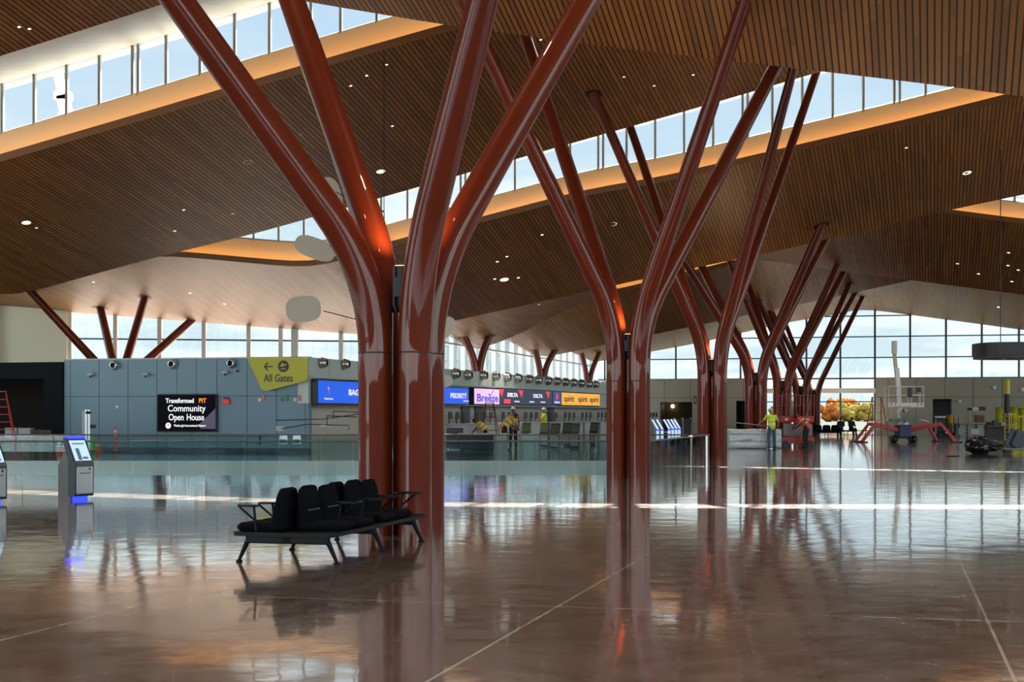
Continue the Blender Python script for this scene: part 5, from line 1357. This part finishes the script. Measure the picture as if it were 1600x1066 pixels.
# ================================================================== outside the far windows
gm = mat('concrete_apron', (58, 59, 54), .95, spec=0., noise_amt=.1, nscale=.05)
mb = MB(); mb.prism([tuple(W(SJ[6] + .3, -60).xy), tuple(W(SJ[6] + .3, 42).xy), (600, 112), (600, 420), (-400, 420), (-400, 150)], -.6, -.05, 'z'); mb.box(-400, -60, -60, 150, -.6, -.5); mb.box(70, 400, -60, 150, -.6, -.5); mb.box(-400, 600, -200, -60, -.6, -.5)
struct('ground', mb, gm)
def ridge(name, Y, h0, amp, fr, m, x0, x1, seed, depth=60, base=-3):
    n = 160; mdp = 6; vs = []; fs = []
    for i in range(n + 1):
        x = x0 + (x1 - x0) * i / n
        top = h0 + amp * (noise.noise(Vector((x * fr, seed, 0))) + .5 * noise.noise(Vector((x * fr * 3.1, seed, 2))) + .25 * noise.noise(Vector((x * fr * 9, seed, 5))))
        for j in range(mdp + 1):
            w_ = j / mdp; vs.append((x, Y + depth * w_ + 4 * noise.noise(Vector((x * .05, j, seed))), base + (top - base) * math.sin(w_ * PI / 2)))
    for i in range(n):
        for j in range(mdp): a_ = i * (mdp + 1) + j; fs.append((a_, a_ + mdp + 1, a_ + mdp + 2, a_ + 1))
    mb = MB(); mb.add(vs, fs, True); return struct(name, mb, m)
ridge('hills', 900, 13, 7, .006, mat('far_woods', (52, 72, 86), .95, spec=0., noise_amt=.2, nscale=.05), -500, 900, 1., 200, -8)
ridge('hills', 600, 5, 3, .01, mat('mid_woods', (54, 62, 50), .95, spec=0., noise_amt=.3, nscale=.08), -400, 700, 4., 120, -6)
# autumn trees between the entrance and the hills
autumn = [mat('leaves_orange', (118, 62, 24), .95, spec=0., noise_amt=.3, nscale=1.), mat('leaves_yellow', (112, 92, 38), .95, spec=0., noise_amt=.3, nscale=1.), mat('leaves_green', (66, 78, 44), .95, spec=0., noise_amt=.3, nscale=1.)]
bark = mat('bark', (90, 76, 64), .9)
random.seed(11)
for i, (c, Y, h_, mi) in enumerate(((1296, 300, 4.6, 0), (1306, 330, 5.4, 0), (1318, 310, 4.8, 1), (1329, 340, 5.6, 0), (1340, 320, 4.2, 1), (1352, 330, 4.6, 2), (1362, 310, 4.4, 1), (1234, 320, 4.8, 2), (1216, 300, 4.2, 0))):
    lab = ('autumn tree beyond the glass doors, ' + ['orange crown nearest the seventh column tree', 'orange crown, second from the left of the group', 'small yellow crown between two orange ones', 'tallest orange crown in the middle', 'low yellow crown right of the tallest', 'green crown left of the ladder', 'yellow crown behind the tall step ladder', 'green crown glimpsed between the far column trees', 'orange crown glimpsed behind the red lift'][i])
    r = thing('autumn_tree', lab, 'tree', (gx(c, Y), Y, -.5), random.random() * 6)
    b = MB(); 
    for q in range(22):
        a_ = random.random() * 6.28; rr_ = random.random() * h_ * .42; b.ball((math.cos(a_) * rr_, math.sin(a_) * rr_, h_ * (.3 + .5 * random.random())), h_ * (.13 + .12 * random.random()), n=12, m=8)
    b.v = [tuple(Vector(v) * (1 + .16 * noise.noise(Vector(v) * 2.2))) for v in b.v]
    b.obj('crown', autumn[mi], r); MB().tube([(0, 0, 0), (.05, 0, h_ * .3), (0, .05, h_ * .6)], [.16, .12, .07], 8).obj('trunk', bark, r)

# crane boom standing outside, seen through the upper glass
r = thing('mobile_crane', 'pale telescopic crane boom outside, seen through the upper-left clerestory glass', 'crane', (gx(98, 150), 150, 0))
o_ = Vector((gx(98, 150), 150, 0)); cm = mat('crane_cream', (226, 214, 176), .5)
p0 = pt(98, 600, 150) - o_; p1 = pt(104, 178, 150) - o_; p2 = pt(98, 150, 150) - o_; p3 = pt(86, 92, 150) - o_
MB().rbox(-4, 4, -1.5, 1.5, 0, 3.2, .2).obj('carrier', cm, r)
MB().bar(p0, p1, 1.3, 1.5).obj('lower_boom', cm, r); MB().bar(p1, p2, 1.05, 1.2).obj('middle_boom', cm, r); MB().bar(p2, p3, .8, .9).obj('upper_boom', cm, r); MB().rbox(p2.x - .8, p2.x + .9, p2.y - .6, p2.y + .6, p2.z - .5, p2.z + .4, .1).obj('boom_collar', cm, r)
# ================================================================== world, sun, camera
w = bpy.data.worlds.new('sky'); SC.world = w; w.use_nodes = True; nt = w.node_tree
bg = nt.nodes['Background']
tc = nt.nodes.new('ShaderNodeTexCoord'); sep = nt.nodes.new('ShaderNodeSeparateXYZ'); nt.links.new(tc.outputs['Generated'], sep.inputs[0])
def wm(op, a, b=None):
    x = nt.nodes.new('ShaderNodeMath'); x.operation = op
    for i, v in enumerate((a, b)):
        if v is None: continue
        if isinstance(v, (int, float)): x.inputs[i].default_value = v
        else: nt.links.new(v, x.inputs[i])
    return x.outputs[0]
r = nt.nodes.new('ShaderNodeValToRGB'); r.color_ramp.interpolation = 'LINEAR'
for p, c in ((0., (198, 214, 220)), (.06, (160, 204, 230)), (.16, (136, 194, 240)), (.3, (120, 178, 235)), (1., (84, 140, 216))):
    if p == 0.: e = r.color_ramp.elements[0]
    elif p == 1.: e = r.color_ramp.elements[1]
    else: e = r.color_ramp.elements.new(p)
    e.position = p; e.color = lin(c)
nt.links.new(sep.outputs['Z'], r.inputs[0])
# cloud bands flattened towards the horizon
zz = wm('ADD', wm('ABSOLUTE', sep.outputs['Z']), .12)
cx = nt.nodes.new('ShaderNodeCombineXYZ')
nt.links.new(wm('DIVIDE', sep.outputs['X'], zz), cx.inputs[0]); nt.links.new(wm('DIVIDE', sep.outputs['Y'], zz), cx.inputs[1]); nt.links.new(wm('MULTIPLY', sep.outputs['Z'], 3.), cx.inputs[2])
no = nt.nodes.new('ShaderNodeTexNoise'); no.inputs['Scale'].default_value = 1.25; no.inputs['Detail'].default_value = 7; no.inputs['Roughness'].default_value = .58
nt.links.new(cx.outputs[0], no.inputs['Vector'])
cr = nt.nodes.new('ShaderNodeValToRGB'); cr.color_ramp.elements[0].position = .41; cr.color_ramp.elements[0].color = (0, 0, 0, 1); cr.color_ramp.elements[1].position = .62; cr.color_ramp.elements[1].color = (1, 1, 1, 1)
nt.links.new(no.outputs['Fac'], cr.inputs[0])
# less cloud higher up
mr = nt.nodes.new('ShaderNodeMapRange'); mr.inputs[1].default_value = .10; mr.inputs[2].default_value = .2; mr.inputs[3].default_value = 1.; mr.inputs[4].default_value = .25
nt.links.new(sep.outputs['Z'], mr.inputs[0])
cf = wm('MULTIPLY', cr.outputs[0], mr.outputs[0])
mx = nt.nodes.new('ShaderNodeMix'); mx.data_type = 'RGBA'
nt.links.new(cf, mx.inputs[0]); nt.links.new(r.outputs[0], mx.inputs[6]); mx.inputs[7].default_value = lin((240, 242, 234))
nt.links.new(mx.outputs[2], bg.inputs['Color'])
# the sky is brighter high up and on the side behind the photographer
b1 = nt.nodes.new('ShaderNodeMapRange'); b1.inputs[1].default_value = .75; b1.inputs[2].default_value = -.5; b1.inputs[3].default_value = 0.; b1.inputs[4].default_value = SKY_BACK
nt.links.new(sep.outputs['Y'], b1.inputs[0])
b2 = nt.nodes.new('ShaderNodeMapRange'); b2.inputs[1].default_value = .3; b2.inputs[2].default_value = .8; b2.inputs[3].default_value = 0.; b2.inputs[4].default_value = SKY_UP
nt.links.new(sep.outputs['Z'], b2.inputs[0])
st_ = wm('ADD', wm('ADD', b1.outputs[0], b2.outputs[0]), 1.)
nt.links.new(wm('MULTIPLY', st_, SKY), bg.inputs['Strength'])

sd = bpy.data.lights.new('sun', 'SUN'); sd.energy = SUN; sd.angle = .009; sd.color = (1, .94, .82)
so = bpy.data.objects.new('sun', sd); COL.objects.link(so)
el = math.radians(40); dirv = -(U * math.cos(el)) - Vector((0, 0, math.sin(el)))
so.rotation_euler = dirv.to_track_quat('-Z', 'Y').to_euler()

cd = bpy.data.cameras.new('camera'); co = bpy.data.objects.new('camera', cd); COL.objects.link(co)
cd.sensor_width = 36; cd.lens = 36 * F / 1600; cd.shift_y = (HZ - 533) / 1600; cd.clip_start = .1; cd.clip_end = 3000
co.location = (0, 0, CH); co.rotation_euler = (PI / 2, 0, 0)
SC.camera = co
SC.view_settings.view_transform = 'Standard'; SC.view_settings.look = 'None'; SC.view_settings.gamma = 1; SC.view_settings.exposure = EXPO
SC.view_settings.use_curve_mapping = False
SC.cycles.max_bounces = 8; SC.cycles.transparent_max_bounces = 16; SC.cycles.diffuse_bounces = 5
